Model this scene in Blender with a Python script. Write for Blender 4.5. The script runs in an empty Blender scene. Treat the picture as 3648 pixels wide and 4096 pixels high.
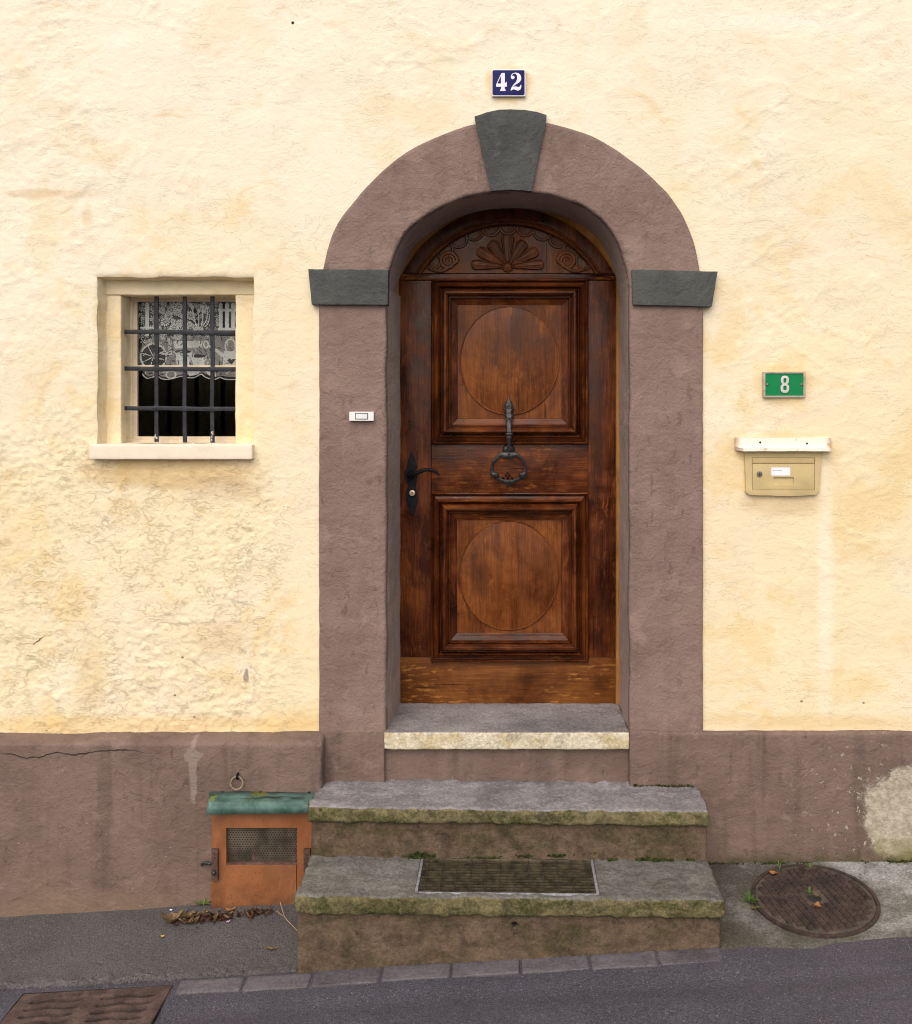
import bpy, bmesh, math, random
import numpy as np
from mathutils import Vector, Matrix, noise as mnoise
from mathutils.geometry import tessellate_polygon

random.seed(7)
RNG = np.random.default_rng(11)
S = bpy.context.scene
C = S.collection
R = math.radians

# ------------------------------------------------------------------ camera, sky, sun, exposure
EYE = 1.92      # eye height above the foot of the steps
DIST = 4.0      # metres from the facade
cam_d = bpy.data.cameras.new('camera')
cam = bpy.data.objects.new('camera', cam_d)
C.objects.link(cam)
cam.location = (0, -DIST, EYE)
cam.rotation_euler = (R(90), 0, 0)
cam_d.sensor_fit = 'HORIZONTAL'
cam_d.sensor_width = 36
cam_d.lens = 36 * DIST / 3.648
cam_d.shift_x = -206 / 3648
cam_d.shift_y = -448 / 3648
cam_d.clip_start = 0.05
cam_d.clip_end = 500
S.camera = cam

SUN_EL, SUN_AZ = R(46), R(-12)       # azimuth off the facade normal, minus = from the left
sx = math.cos(SUN_EL) * math.sin(SUN_AZ)
sy = -math.cos(SUN_EL) * math.cos(SUN_AZ)
sz = math.sin(SUN_EL)
world = bpy.data.worlds.new('World')
S.world = world
world.use_nodes = True
wn = world.node_tree
sky = wn.nodes.new('ShaderNodeTexSky')
sky.sky_type = 'NISHITA'
sky.sun_disc = False
sky.sun_elevation = SUN_EL
sky.sun_rotation = math.atan2(sx, sy)
sky.air_density = 1.0
sky.dust_density = 4.0
sky.ozone_density = 0.6
bg = wn.nodes['Background']
bg.inputs['Strength'].default_value = 0.135
wn.links.new(sky.outputs[0], bg.inputs['Color'])

sun_d = bpy.data.lights.new('sun', 'SUN')
sun_d.energy = 1.42
sun_d.angle = R(88)
sun_d.color = (1.0, 0.94, 0.84)
sun = bpy.data.objects.new('sun', sun_d)
C.objects.link(sun)
sun.location = (sx * 20, sy * 20, sz * 20)
sun.rotation_euler = Vector((-sx, -sy, -sz)).to_track_quat('-Z', 'Y').to_euler()

S.cycles.filter_width = 1.1
S.cycles.max_bounces = 5
S.cycles.diffuse_bounces = 3
S.cycles.glossy_bounces = 2
S.cycles.use_adaptive_sampling = True
S.cycles.adaptive_threshold = .02
S.view_settings.view_transform = 'Standard'
S.view_settings.look = 'None'
S.view_settings.gamma = 1
S.view_settings.use_curve_mapping = False
S.view_settings.exposure = 0.27

# ------------------------------------------------------------------ measuring
def W(px, py, f=0.0):
    """point whose distance in front of the facade is f (metres), measured in the photograph"""
    k = (DIST - f) / DIST
    return Vector(((px - 2030) / 1000 * k, -f, EYE + (1600 - py) / 1000 * k))

def wx(px, f=0.0): return W(px, 0, f).x
def wz(py, f=0.0): return W(0, py, f).z
def zr(x): return 0.06 * x - 0.03            # the road's surface

# ------------------------------------------------------------------ numpy noise
def _h(ix, iy, iz, seed):
    n = (ix * 374761393 + iy * 668265263 + iz * 2147483647 % 1013904223 * 1 + iz * 1274126177 + seed * 974711) & 0xffffffff
    n = ((n ^ (n >> 13)) * 1274126177) & 0xffffffff
    n = ((n ^ (n >> 16)) * 2246822519) & 0xffffffff
    return ((n ^ (n >> 15)) & 0xffff) / 32767.5 - 1.0

def vnoise(x, y, z, seed=0):
    x, y, z = np.broadcast_arrays(np.asarray(x, float), np.asarray(y, float), np.asarray(z, float))
    ix, iy, iz = np.floor(x).astype(np.int64), np.floor(y).astype(np.int64), np.floor(z).astype(np.int64)
    fx, fy, fz = x - ix, y - iy, z - iz
    fx, fy, fz = [t * t * t * (t * (t * 6 - 15) + 10) for t in (fx, fy, fz)]
    out = 0
    for dx in (0, 1):
        for dy in (0, 1):
            for dz in (0, 1):
                w = (fx if dx else 1 - fx) * (fy if dy else 1 - fy) * (fz if dz else 1 - fz)
                out = out + w * _h(ix + dx, iy + dy, iz + dz, seed)
    return out

def fbm(x, y, z, octv=4, seed=0, gain=0.5):
    s, a, t = 0, 1.0, 0
    for o in range(octv):
        q = 2.03 ** o
        s = s + a * vnoise(x * q + 17.3 * o, y * q + 5.1 * o, z * q + 9.7 * o, seed + o)
        t += a
        a *= gain
    return s / t

def sstep(a, b, x):
    t = np.clip((x - a) / (b - a), 0, 1)
    return t * t * (3 - 2 * t)

# ------------------------------------------------------------------ objects
ORIG = {}
def root_of(o):
    while o.parent: o = o.parent
    return o

def thing(name, label, cat, loc, group=None, kind=None):
    o = bpy.data.objects.new(name, None)
    o.empty_display_size = 0.05
    C.objects.link(o)
    o.location = loc
    ORIG[o.name] = np.array(loc, float)
    tag(o, label, cat, group, kind)
    return o

def tag(o, label=None, cat=None, group=None, kind=None):
    if label: o['label'] = label
    if cat: o['category'] = cat
    if group: o['group'] = group
    if kind: o['kind'] = kind
    return o

def mesh_obj(name, V, F, mat, parent=None, smooth=35, bevel=0, segs=2, loc=None):
    V = np.asarray(V, float).reshape(-1, 3)
    if parent is not None:
        org = ORIG[root_of(parent).name]
    elif loc is not None:
        org = np.array(loc, float)
    else:
        lo, hi = V.min(0), V.max(0)
        org = np.array([(lo[0] + hi[0]) / 2, (lo[1] + hi[1]) / 2, lo[2]])
    me = bpy.data.meshes.new(name)
    me.from_pydata((V - org).tolist(), [], [tuple(int(i) for i in f) for f in F])
    if bevel:
        bm = bmesh.new(); bm.from_mesh(me)
        bmesh.ops.remove_doubles(bm, verts=bm.verts, dist=1e-6)
        es = [e for e in bm.edges if len(e.link_faces) == 2 and e.calc_face_angle(0) > R(25)]
        bmesh.ops.bevel(bm, geom=es, offset=bevel, segments=segs, profile=0.6, affect='EDGES', clamp_overlap=True)
        bm.to_mesh(me); bm.free()
    if smooth:
        me.polygons.foreach_set('use_smooth', [True] * len(me.polygons))
        me.set_sharp_from_angle(angle=R(smooth))
    me.materials.append(mat)
    me.update()
    o = bpy.data.objects.new(name, me)
    C.objects.link(o)
    if parent is not None:
        o.parent = parent
    else:
        o.location = org
        ORIG[o.name] = org
    return o

class MB:
    def __init__(s): s.V, s.F = [], []
    def add(s, V, F):
        n = len(s.V)
        s.V += [tuple(float(c) for c in v) for v in V]
        s.F += [tuple(i + n for i in f) for f in F]
        return s
    def box(s, x0, x1, f0, f1, z0, z1):
        """f = distance in front of the facade"""
        V = [(x, -f, z) for x in (x0, x1) for f in (f0, f1) for z in (z0, z1)]
        F = [(0, 1, 3, 2), (4, 6, 7, 5), (0, 4, 5, 1), (2, 3, 7, 6), (0, 2, 6, 4), (1, 5, 7, 3)]
        return s.add(V, F)
    def prism(s, poly, f0, f1, holes=()):
        """(x, z) outline pushed from f0 (back) to f1 (front), with holes"""
        loops = [list(poly)] + [list(h) for h in holes]
        flat = [p for l in loops for p in l]
        tris = tessellate_polygon([[Vector((p[0], p[1], 0)) for p in l] for l in loops])
        n = len(flat)
        V = [(p[0], -f1, p[1]) for p in flat] + [(p[0], -f0, p[1]) for p in flat]
        F = []
        for t in tris:
            a, b, c = t
            ar = (flat[b][0] - flat[a][0]) * (flat[c][1] - flat[a][1]) - (flat[c][0] - flat[a][0]) * (flat[b][1] - flat[a][1])
            if ar < 0: b, c = c, b
            F += [(a, b, c), (a + n, c + n, b + n)]
        i0 = 0
        for li, l in enumerate(loops):
            m = len(l)
            ar = sum(l[i][0] * l[(i + 1) % m][1] - l[(i + 1) % m][0] * l[i][1] for i in range(m))
            fl = (ar > 0) == (li == 0)
            for i in range(m):
                a, b = i0 + i, i0 + (i + 1) % m
                F.append((a, a + n, b + n, b) if fl else (a, b, b + n, a + n))
            i0 += m
        return s.add(V, F)
    def tube(s, pts, rad, n=8, caps=True, closed=False, flat=1.0):
        pts = [Vector(p) for p in pts]
        m = len(pts)
        rad = [rad] * m if isinstance(rad, (int, float)) else rad
        V, F = [], []
        up = None
        for i, p in enumerate(pts):
            if closed: t = pts[(i + 1) % m] - pts[i - 1]
            else: t = pts[min(i + 1, m - 1)] - pts[max(i - 1, 0)]
            t.normalize()
            if up is None:
                up = Vector((0, 1, 0)) if abs(t.y) < .9 else Vector((0, 0, 1))
            u = (up - t * up.dot(t)).normalized()
            w = t.cross(u)
            up = u
            for j in range(n):
                a = 2 * math.pi * j / n
                V.append(p + (u * math.cos(a) * flat + w * math.sin(a)) * rad[i])
        for i in range(m if closed else m - 1):
            for j in range(n):
                a, b = i * n + j, i * n + (j + 1) % n
                c, d = ((i + 1) % m) * n + (j + 1) % n, ((i + 1) % m) * n + j
                F.append((a, b, c, d))
        if caps and not closed:
            F.append(tuple(range(n - 1, -1, -1)))
            F.append(tuple((m - 1) * n + j for j in range(n)))
        return s.add(V, F)
    def dome(s, c, rx, rf, rz, n=12, m=5, f_dir=1):
        """half ellipsoid on the facade side, bulging towards the street"""
        V, F = [], []
        for i in range(m + 1):
            t = math.pi / 2 * i / m
            for j in range(n):
                a = 2 * math.pi * j / n
                V.append((c[0] + rx * math.cos(t) * math.cos(a), c[1] - rf * math.sin(t) * f_dir, c[2] + rz * math.cos(t) * math.sin(a)))
        for i in range(m):
            for j in range(n):
                F.append((i * n + j, i * n + (j + 1) % n, (i + 1) * n + (j + 1) % n, (i + 1) * n + j))
        F.append(tuple(range(n - 1, -1, -1)))
        return s.add(V, F)
    def ball(s, c, rx, ry, rz, n=10, m=8):
        V, F = [], []
        for i in range(m + 1):
            t = math.pi * i / m - math.pi / 2
            for j in range(n):
                a = 2 * math.pi * j / n
                V.append((c[0] + rx * math.cos(t) * math.cos(a), c[1] + ry * math.cos(t) * math.sin(a), c[2] + rz * math.sin(t)))
        for i in range(m):
            for j in range(n):
                F.append((i * n + j, i * n + (j + 1) % n, (i + 1) * n + (j + 1) % n, (i + 1) * n + j))
        return s.add(V, F)
    def build(s, name, mat, parent=None, **k):
        return mesh_obj(name, s.V, s.F, mat, parent, **k)

def grid_faces(nu, nv, flip=False, skip=None):
    i, j = np.meshgrid(np.arange(nu - 1), np.arange(nv - 1), indexing='ij')
    i, j = i.ravel(), j.ravel()
    if skip is not None:
        k = ~skip.ravel()
        i, j = i[k], j[k]
    a = i * nv + j
    q = np.stack([a, a + nv, a + nv + 1, a + 1], 1)
    return q[:, ::-1] if flip else q

def fast_mesh(name, V, Q, mat, parent=None, smooth=True, loc=None):
    """large quad meshes by foreach_set"""
    used = np.unique(Q)
    mp = np.zeros(len(V), int); mp[used] = np.arange(len(used))
    V, Q = V[used], mp[Q]
    org = ORIG[root_of(parent).name] if parent is not None else (np.array(loc, float) if loc is not None else np.array([V[:, 0].mean(), V[:, 1].mean(), V[:, 2].min()]))
    me = bpy.data.meshes.new(name)
    me.vertices.add(len(V)); me.loops.add(Q.size); me.polygons.add(len(Q))
    me.vertices.foreach_set('co', (V - org).astype(np.float32).ravel())
    me.loops.foreach_set('vertex_index', Q.astype(np.int32).ravel())
    me.polygons.foreach_set('loop_start', np.arange(0, Q.size, 4, dtype=np.int32))
    me.polygons.foreach_set('loop_total', np.full(len(Q), 4, np.int32))
    if smooth: me.polygons.foreach_set('use_smooth', [True] * len(Q))
    me.update(calc_edges=True)
    me.validate()
    me.materials.append(mat)
    o = bpy.data.objects.new(name, me)
    C.objects.link(o)
    if parent is not None: o.parent = parent
    else:
        o.location = org; ORIG[o.name] = org
    return o

def lines(a, b, r, res, extra=()):
    r = min(r, (b - a) * .45)
    n = max(1, int(round((b - a - 2 * r) / res)))
    L = [a, a + .25 * r, a + .6 * r] + list(np.linspace(a + r, b - r, n + 1)) + [b - .6 * r, b - .25 * r, b]
    ex = list(extra)
    L = [v for v in L if all(abs(v - e) > res * .3 for e in ex)] + ex
    return np.array(sorted(L))

def stone(name, mat, x0, x1, f0, f1, z0, z1, r=.01, amp=.002, scale=.06, res=.02, parent=None, seed=0,
          warp=None, skip=None, ex=(), ef=(), lowamp=0.0, lowscale=.4):
    """rounded, uneven block; f = distance in front of the facade"""
    X, Y, Z = lines(x0, x1, r, res, ex), lines(-f1, -f0, r, res, [-e for e in ef]), lines(z0, z1, r, res)
    idx, V, Q = {}, [], []
    def vid(x, y, z):
        k = (round(x, 6), round(y, 6), round(z, 6))
        if k not in idx:
            idx[k] = len(V); V.append((x, y, z))
        return idx[k]
    def face(A, B, fn, flip, ax):
        ids = [[vid(*fn(a, b)) for b in B] for a in A]
        for i in range(len(A) - 1):
            for j in range(len(B) - 1):
                c = fn((A[i] + A[i + 1]) / 2, (B[j] + B[j + 1]) / 2)
                if skip and skip(*c, ax): continue
                q = (ids[i][j], ids[i + 1][j], ids[i + 1][j + 1], ids[i][j + 1])
                Q.append(q[::-1] if flip else q)
    face(X, Z, lambda a, b: (a, Y[0], b), False, 'front')
    face(X, Z, lambda a, b: (a, Y[-1], b), True, 'back')
    face(Y, Z, lambda a, b: (X[0], a, b), True, 'left')
    face(Y, Z, lambda a, b: (X[-1], a, b), False, 'right')
    face(X, Y, lambda a, b: (a, b, Z[-1]), False, 'top')
    face(X, Y, lambda a, b: (a, b, Z[0]), True, 'bottom')
    V = np.array(V); Q = np.array(Q)
    lo = np.array([x0, -f1, z0]) + r; hi = np.array([x1, -f0, z1]) - r
    mid = (lo + hi) / 2
    lo, hi = np.minimum(lo, mid), np.maximum(hi, mid)
    q = np.clip(V, lo, hi)
    d = V - q
    L = np.linalg.norm(d, axis=1, keepdims=True)
    nrm = d / np.maximum(L, 1e-9)
    V = q + nrm * np.minimum(L, r)
    n = fbm(V[:, 0] / scale, V[:, 1] / scale, V[:, 2] / scale, 4, seed) * amp
    if lowamp: n = n + fbm(V[:, 0] / lowscale, V[:, 1] / lowscale, V[:, 2] / lowscale, 2, seed + 50) * lowamp
    V = V + nrm * n[:, None]
    if warp is not None: V = warp(V)
    return fast_mesh(name, V, Q, mat, parent)

def catmull(pts, n=8, closed=False):
    pts = [np.array(p, float) for p in pts]
    out, m = [], len(pts)
    for i in range(m if closed else m - 1):
        p0 = pts[(i - 1) % m] if closed or i > 0 else 2 * pts[0] - pts[1]
        p1, p2 = pts[i], pts[(i + 1) % m]
        p3 = pts[(i + 2) % m] if closed or i + 2 < m else 2 * pts[-1] - pts[-2]
        for j in range(n):
            t = j / n
            out.append(.5 * (2 * p1 + (p2 - p0) * t + (2 * p0 - 5 * p1 + 4 * p2 - p3) * t * t + (3 * p1 - p0 - 3 * p2 + p3) * t ** 3))
    if not closed: out.append(pts[-1])
    return np.array(out)

def resample(P, n):
    d = np.r_[0, np.cumsum(np.linalg.norm(np.diff(P, axis=0), axis=1))]
    t = np.linspace(0, d[-1], n)
    return np.stack([np.interp(t, d, P[:, i]) for i in range(P.shape[1])], 1)

# ------------------------------------------------------------------ materials
class Mat:
    def __init__(s, name, rough=.8, spec=.3, metal=0.0):
        s.m = bpy.data.materials.new(name)
        s.m.use_nodes = True
        s.nt = s.m.node_tree
        s.b = s.nt.nodes['Principled BSDF']
        s.b.inputs['Roughness'].default_value = rough
        s.b.inputs['Specular IOR Level'].default_value = spec
        s.b.inputs['Metallic'].default_value = metal
        g = s.nt.nodes.new('ShaderNodeNewGeometry')
        s.pos, s.nor = g.outputs['Position'], g.outputs['Normal']
        sp = s.nt.nodes.new('ShaderNodeSeparateXYZ')
        s.nt.links.new(s.pos, sp.inputs[0])
        s.x, s.y, s.z = sp.outputs
        sn = s.nt.nodes.new('ShaderNodeSeparateXYZ')
        s.nt.links.new(s.nor, sn.inputs[0])
        s.nx, s.ny, s.nz = sn.outputs
        s.h = None
        s.cache = {}
    def put(s, sock, v):
        if isinstance(v, bpy.types.NodeSocket): s.nt.links.new(v, sock)
        elif isinstance(v, (tuple, list)) and len(v) == 3 and len(sock.default_value) == 4: sock.default_value = (*v, 1)
        else: sock.default_value = v
    def math(s, op, a, b=0.0, clamp=False):
        n = s.nt.nodes.new('ShaderNodeMath'); n.operation = op; n.use_clamp = clamp
        s.put(n.inputs[0], a); s.put(n.inputs[1], b)
        return n.outputs[0]
    def add(s, a, b): return s.math('ADD', a, b)
    def sub(s, a, b): return s.math('SUBTRACT', a, b)
    def mul(s, a, b): return s.math('MULTIPLY', a, b)
    def coord(s, scale=(1, 1, 1), rot=(0, 0, 0), off=(0, 0, 0)):
        n = s.nt.nodes.new('ShaderNodeMapping')
        s.nt.links.new(s.pos, n.inputs[0])
        n.inputs['Scale'].default_value = scale
        n.inputs['Rotation'].default_value = rot
        n.inputs['Location'].default_value = off
        return n.outputs[0]
    def noise(s, scale=5, detail=4, rough=.5, dist=0.0, vec=None, off=0.0):
        smax = max(scale) if isinstance(scale, tuple) else scale
        if vec is None: detail = max(1.0, min(detail, math.log2(700 / max(smax, 1))))
        key = (scale, detail, rough, dist, vec, off)
        if vec is None and key in s.cache: return s.cache[key]
        n = s.nt.nodes.new('ShaderNodeTexNoise')
        if isinstance(scale, tuple):
            vec, scale = s.coord(scale, off=(off, off, off)), 1
        elif off: vec = s.coord(off=(off, off, off))
        s.put(n.inputs['Vector'], vec if vec is not None else s.pos)
        n.inputs['Scale'].default_value = scale
        n.inputs['Detail'].default_value = detail
        n.inputs['Roughness'].default_value = rough
        n.inputs['Distortion'].default_value = dist
        s.cache[key] = n.outputs['Fac']
        return n.outputs['Fac']
    def voro(s, scale=20, feature='F1', rand=1.0, out='Distance', vec=None):
        n = s.nt.nodes.new('ShaderNodeTexVoronoi'); n.feature = feature
        s.put(n.inputs['Vector'], vec if vec is not None else s.pos)
        n.inputs['Scale'].default_value = scale
        n.inputs['Randomness'].default_value = rand
        return n.outputs[out]
    def rng(s, v, a, b, lo=0.0, hi=1.0, smooth=True):
        n = s.nt.nodes.new('ShaderNodeMapRange')
        n.interpolation_type = 'SMOOTHSTEP' if smooth else 'LINEAR'
        s.put(n.inputs[0], v)
        for i, k in enumerate((a, b, lo, hi)): n.inputs[i + 1].default_value = k
        return n.outputs[0]
    def ramp(s, v, stops):
        n = s.nt.nodes.new('ShaderNodeValToRGB')
        s.put(n.inputs[0], v)
        e = n.color_ramp.elements
        while len(e) < len(stops): e.new(.5)
        for i, (p, c) in enumerate(stops):
            e[i].position = p; e[i].color = (*c, 1)
        return n.outputs[0]
    def mix(s, f, a, b, mode='MIX'):
        n = s.nt.nodes.new('ShaderNodeMix'); n.data_type = 'RGBA'; n.blend_type = mode
        s.put(n.inputs[0], f); s.put(n.inputs[6], a); s.put(n.inputs[7], b)
        return n.outputs[2]
    def blob(s, cx, cz, rx, rz, soft=.3, rag=.3, nscale=12, rect=False, axis='xz'):
        a = s.math('ABSOLUTE', s.math('DIVIDE', s.sub(s.x, cx), rx))
        b = s.math('ABSOLUTE', s.math('DIVIDE', s.sub(s.z if axis == 'xz' else s.y, cz), rz))
        d = s.math('MAXIMUM', a, b) if rect else s.math('SQRT', s.add(s.mul(a, a), s.mul(b, b)))
        if rag: d = s.add(d, s.mul(s.sub(s.noise(min((6, 10, 20, 45), key=lambda v: abs(v - nscale)), 3, .6), .5), rag * 2))
        return s.rng(d, 1 - soft, 1 + soft, 1, 0)
    def color(s, v): s.put(s.b.inputs['Base Color'], v); return s
    def rough(s, v): s.put(s.b.inputs['Roughness'], v); return s
    def bump(s, h, strength=.5, dist=.01):
        t = s.mul(h, strength * dist)
        if s.h is None:
            s.bn = s.nt.nodes.new('ShaderNodeBump')
            s.bn.inputs['Strength'].default_value = 1
            s.bn.inputs['Distance'].default_value = 1
            s.nt.links.new(s.bn.outputs[0], s.b.inputs['Normal'])
            s.h = t
        else: s.h = s.add(s.h, t)
        s.nt.links.new(s.h, s.bn.inputs['Height'])
        return s

def simple(name, col, rough=.6, spec=.4, metal=0, var=.15, nscale=30, bump=.0, bscale=150):
    m = Mat(name, rough, spec, metal)
    n = m.noise(nscale, 5, .6)
    c0 = tuple(max(0, c * (1 - var)) for c in col); c1 = tuple(min(1, c * (1 + var)) for c in col)
    m.color(m.mix(m.rng(n, .3, .7), c0, c1))
    if bump: m.bump(m.noise(bscale, 3, .6), bump, .004)
    return m.m

# --- cream plaster
def sX(px): return (px - 2030) / 1000
def sZ(py): return (3520 - py) / 1000

def make_cream(name='cream_plaster', stains=True, aged=0.0):
    m = Mat(name, .85, .2)
    big = m.noise(1.1, 3, .5)
    col = m.mix(m.rng(big, .35, .65), (.815, .695, .460), (.83, .72, .51))
    pink = m.rng(m.noise(1.7, 4, .6, .4, off=3.1), .48, .68)
    col = m.mix(m.mul(pink, .5), col, (.81, .685, .54))
    if stains:
        # paler towards the upper left: the light's falloff put into the paint colour
        top_light = m.rng(m.add(m.z, m.add(m.mul(m.sub(m.noise(1.3, 5, .6, .5, off=6), .5), 2.6), m.mul(m.x, -.22))), 1.6, 3.6)
        col = m.mix(m.mul(top_light, .8), col, (.855, .79, .66))
    och = m.rng(m.noise((4.5, 4.5, 7), 6, .62, .8), .55, .76)
    col = m.mix(m.mul(och, .50 + aged), col, (.70, .51, .26))
    col = m.mix(m.mul(m.rng(m.noise(2.6, 6, .68, .3, off=17), .52, .68), .45), col, (.86, .78, .63))
    # rough-cast area low on the left, smoother trowelled plaster elsewhere
    rag = m.mul(m.sub(m.noise(2.2, 4, .6, off=9), .5), 1.1)
    rough = m.mul(m.rng(m.add(m.z, rag), 1.45, 2.0, 1, 0), m.rng(m.add(m.x, m.mul(rag, .5)), -1.1, -.7, 1, 0))
    rough = m.math('MAXIMUM', rough, .16)
    # crease shading put into the colour: broken worm-like lines at two sizes
    def crease(sc, w, off, lo, hi, stretch=1.6):
        n = m.noise((sc, sc, sc * stretch), 5, .55, .9, off=off)
        l = m.rng(m.math('ABSOLUTE', m.sub(n, .5)), w * .25, w, 1, 0)
        return m.mul(l, m.rng(m.noise(sc * .45, 4, .6, off=off + 3), lo, hi))
    c1 = m.mul(crease(11, .018, 1.7, .48, .58), m.add(m.mul(rough, .7), .3))
    ns_ = m.noise(1, 4, .6, .5, vec=m.coord((7, 7, 34), rot=(0, R(24), 0)))
    ns2 = m.noise(1, 4, .6, .5, vec=m.coord((30, 30, 9), rot=(0, R(12), 0)))
    c3 = m.math('MAXIMUM', m.mul(m.rng(m.math('ABSOLUTE', m.sub(ns_, .5)), .004, .026, 1, 0), m.rng(m.noise(3.7, 3, .6, off=21), .50, .60)), m.mul(m.rng(m.math('ABSOLUTE', m.sub(ns2, .5)), .004, .026, 1, 0), m.rng(m.noise(3.7, 3, .6, off=31), .54, .62)))
    c2 = m.mul(crease(26, .035, 5.3, .48, .60), rough)
    cr = m.math('MAXIMUM', m.math('MAXIMUM', c1, c2), m.mul(c3, .22))
    yel = m.mul(m.rng(m.noise(3.2, 6, .66, .4, off=23), .50, .64), m.rng(m.add(m.z, m.mul(m.sub(m.noise(1.3, 5, .6, .5, off=6), .5), 2.0)), 3.3, 1.4, .25, .75))
    col = m.mix(yel, col, (.78, .60, .32))
    col = m.mix(m.mul(cr, .26), col, (.66, .47, .20))
    # hairline cracks in the smooth plaster
    cv = m.nt.nodes.new('ShaderNodeTexVoronoi'); cv.feature = 'DISTANCE_TO_EDGE'
    cv.inputs['Scale'].default_value = 3.3
    wv = m.nt.nodes.new('ShaderNodeVectorMath'); wv.operation = 'ADD'
    nz_ = m.nt.nodes.new('ShaderNodeTexNoise'); nz_.inputs['Scale'].default_value = 5; nz_.inputs['Detail'].default_value = 6
    m.nt.links.new(m.pos, nz_.inputs['Vector'])
    sc_ = m.nt.nodes.new('ShaderNodeVectorMath'); sc_.operation = 'SCALE'; sc_.inputs['Scale'].default_value = .35
    m.nt.links.new(nz_.outputs['Color'], sc_.inputs[0]); m.nt.links.new(m.pos, wv.inputs[0]); m.nt.links.new(sc_.outputs[0], wv.inputs[1])
    m.nt.links.new(wv.outputs[0], cv.inputs['Vector'])
    hair = m.mul(m.rng(cv.outputs['Distance'], .002, .009, 1, 0), m.rng(m.noise(3.1, 5, .6, off=12), .56, .63))
    col = m.mix(m.mul(hair, .10), col, (.45, .29, .14))
    # specks of grit showing brown through the paint
    v = m.voro(55)
    msk = m.mul(m.rng(v, .05, .15, 1, 0), m.rng(m.noise(6, 3, .6, off=7), .52, .64))
    col = m.mix(m.mul(msk, .6), col, (.42, .26, .12))
    if stains:
        def stain(mask, amt, c):
            nonlocal col
            col = m.mix(m.mul(mask, amt), col, c)
        stain(m.blob(sX(690), sZ(1885), .33, .075, .35, .45, 9), .7, (.62, .43, .19))        # under the sill
        stain(m.blob(sX(890), sZ(1960), .16, .05, .5, .5, 14), .4, (.58, .43, .27))
        stain(m.blob(sX(3130), sZ(2010), .165, .05, .4, .35, 10), .5, (.58, .41, .23))       # under the letter box
        stain(m.blob(sX(3130), sZ(1800), .225, .07, .25, .35, 14), .35, (.62, .42, .16))
        stain(m.blob(sX(3134), sZ(1540), .115, .08, .2, .3, 18), .4, (.66, .45, .18))
        stain(m.blob(sX(2035), sZ(336), .095, .078, .2, .3, 22), .5, (.66, .44, .16))
        stain(m.blob(sX(3300), sZ(2420), .032, .47, .6, .35, 5), .45, (.90, .83, .70))        # pale run of paint
        stain(m.blob(sX(3120), sZ(90), .30, .04, .8, .6, 6), .35, (.92, .88, .82))
        stain(m.blob(sX(170), sZ(775), .17, .018, .6, .8, 9), .5, (.62, .44, .26))
        stain(m.blob(sX(350), sZ(870), .02, .045, .5, .6, 20), .4, (.62, .44, .26))
        stain(m.blob(sX(985), sZ(2705), .010, .030, .3, .8, 45), .9, (.34, .27, .22))         # chipped spot
        stain(m.blob(sX(1172), sZ(93), .006, .006, .3, .1, 40), 1, (.03, .02, .02))
        for px, py in ((730, 2630), (700, 2780), (3205, 2805), (3455, 2812), (190, 2920), (778, 2866)):
            stain(m.blob(sX(px), sZ(py), .005, .004, .4, .7, 60), .85, (.14, .09, .05))
        tk = m.math('ABSOLUTE', m.sub(m.add(m.z, m.mul(m.x, -.72)), sZ(2562) - .72 * sX(155)))
        tk = m.mul(m.rng(m.add(tk, m.mul(m.sub(m.noise(90, 3, .6), .5), .02)), .001, .005, 1, 0), m.blob(sX(155), sZ(2562), .032, .03, .2, 0))
        stain(tk, .9, (.07, .05, .03))
        stain(m.blob(sX(870), sZ(2550), .12, .06, .6, .6, 8), .4, (.62, .44, .22))
        stain(m.blob(sX(360), sZ(2720), .05, .13, .6, .6, 8), .4, (.62, .46, .24))
        stain(m.blob(sX(540), sZ(2900), 1.4, .035, .6, .6, 6), .5, (.74, .51, .20))           # dirt band over the plinth
        stain(m.blob(sX(3230), sZ(2890), .45, .032, .6, .6, 6), .5, (.70, .49, .22))
    m.color(col)
    rb = m.mul(m.noise(60, 6, .65), m.add(m.mul(rough, .8), .2))
    m.bump(m.noise(1, 5, .6, .8, vec=m.coord((13, 13, 19))), .34, .012)
    m.bump(rb, .5, .009)
    m.bump(m.sub(1.0, m.math('MAXIMUM', cr, m.mul(hair, .3))), .38, .004)
    m.bump(m.rng(v, .02, .2), .15, .003)
    return m.m

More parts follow.
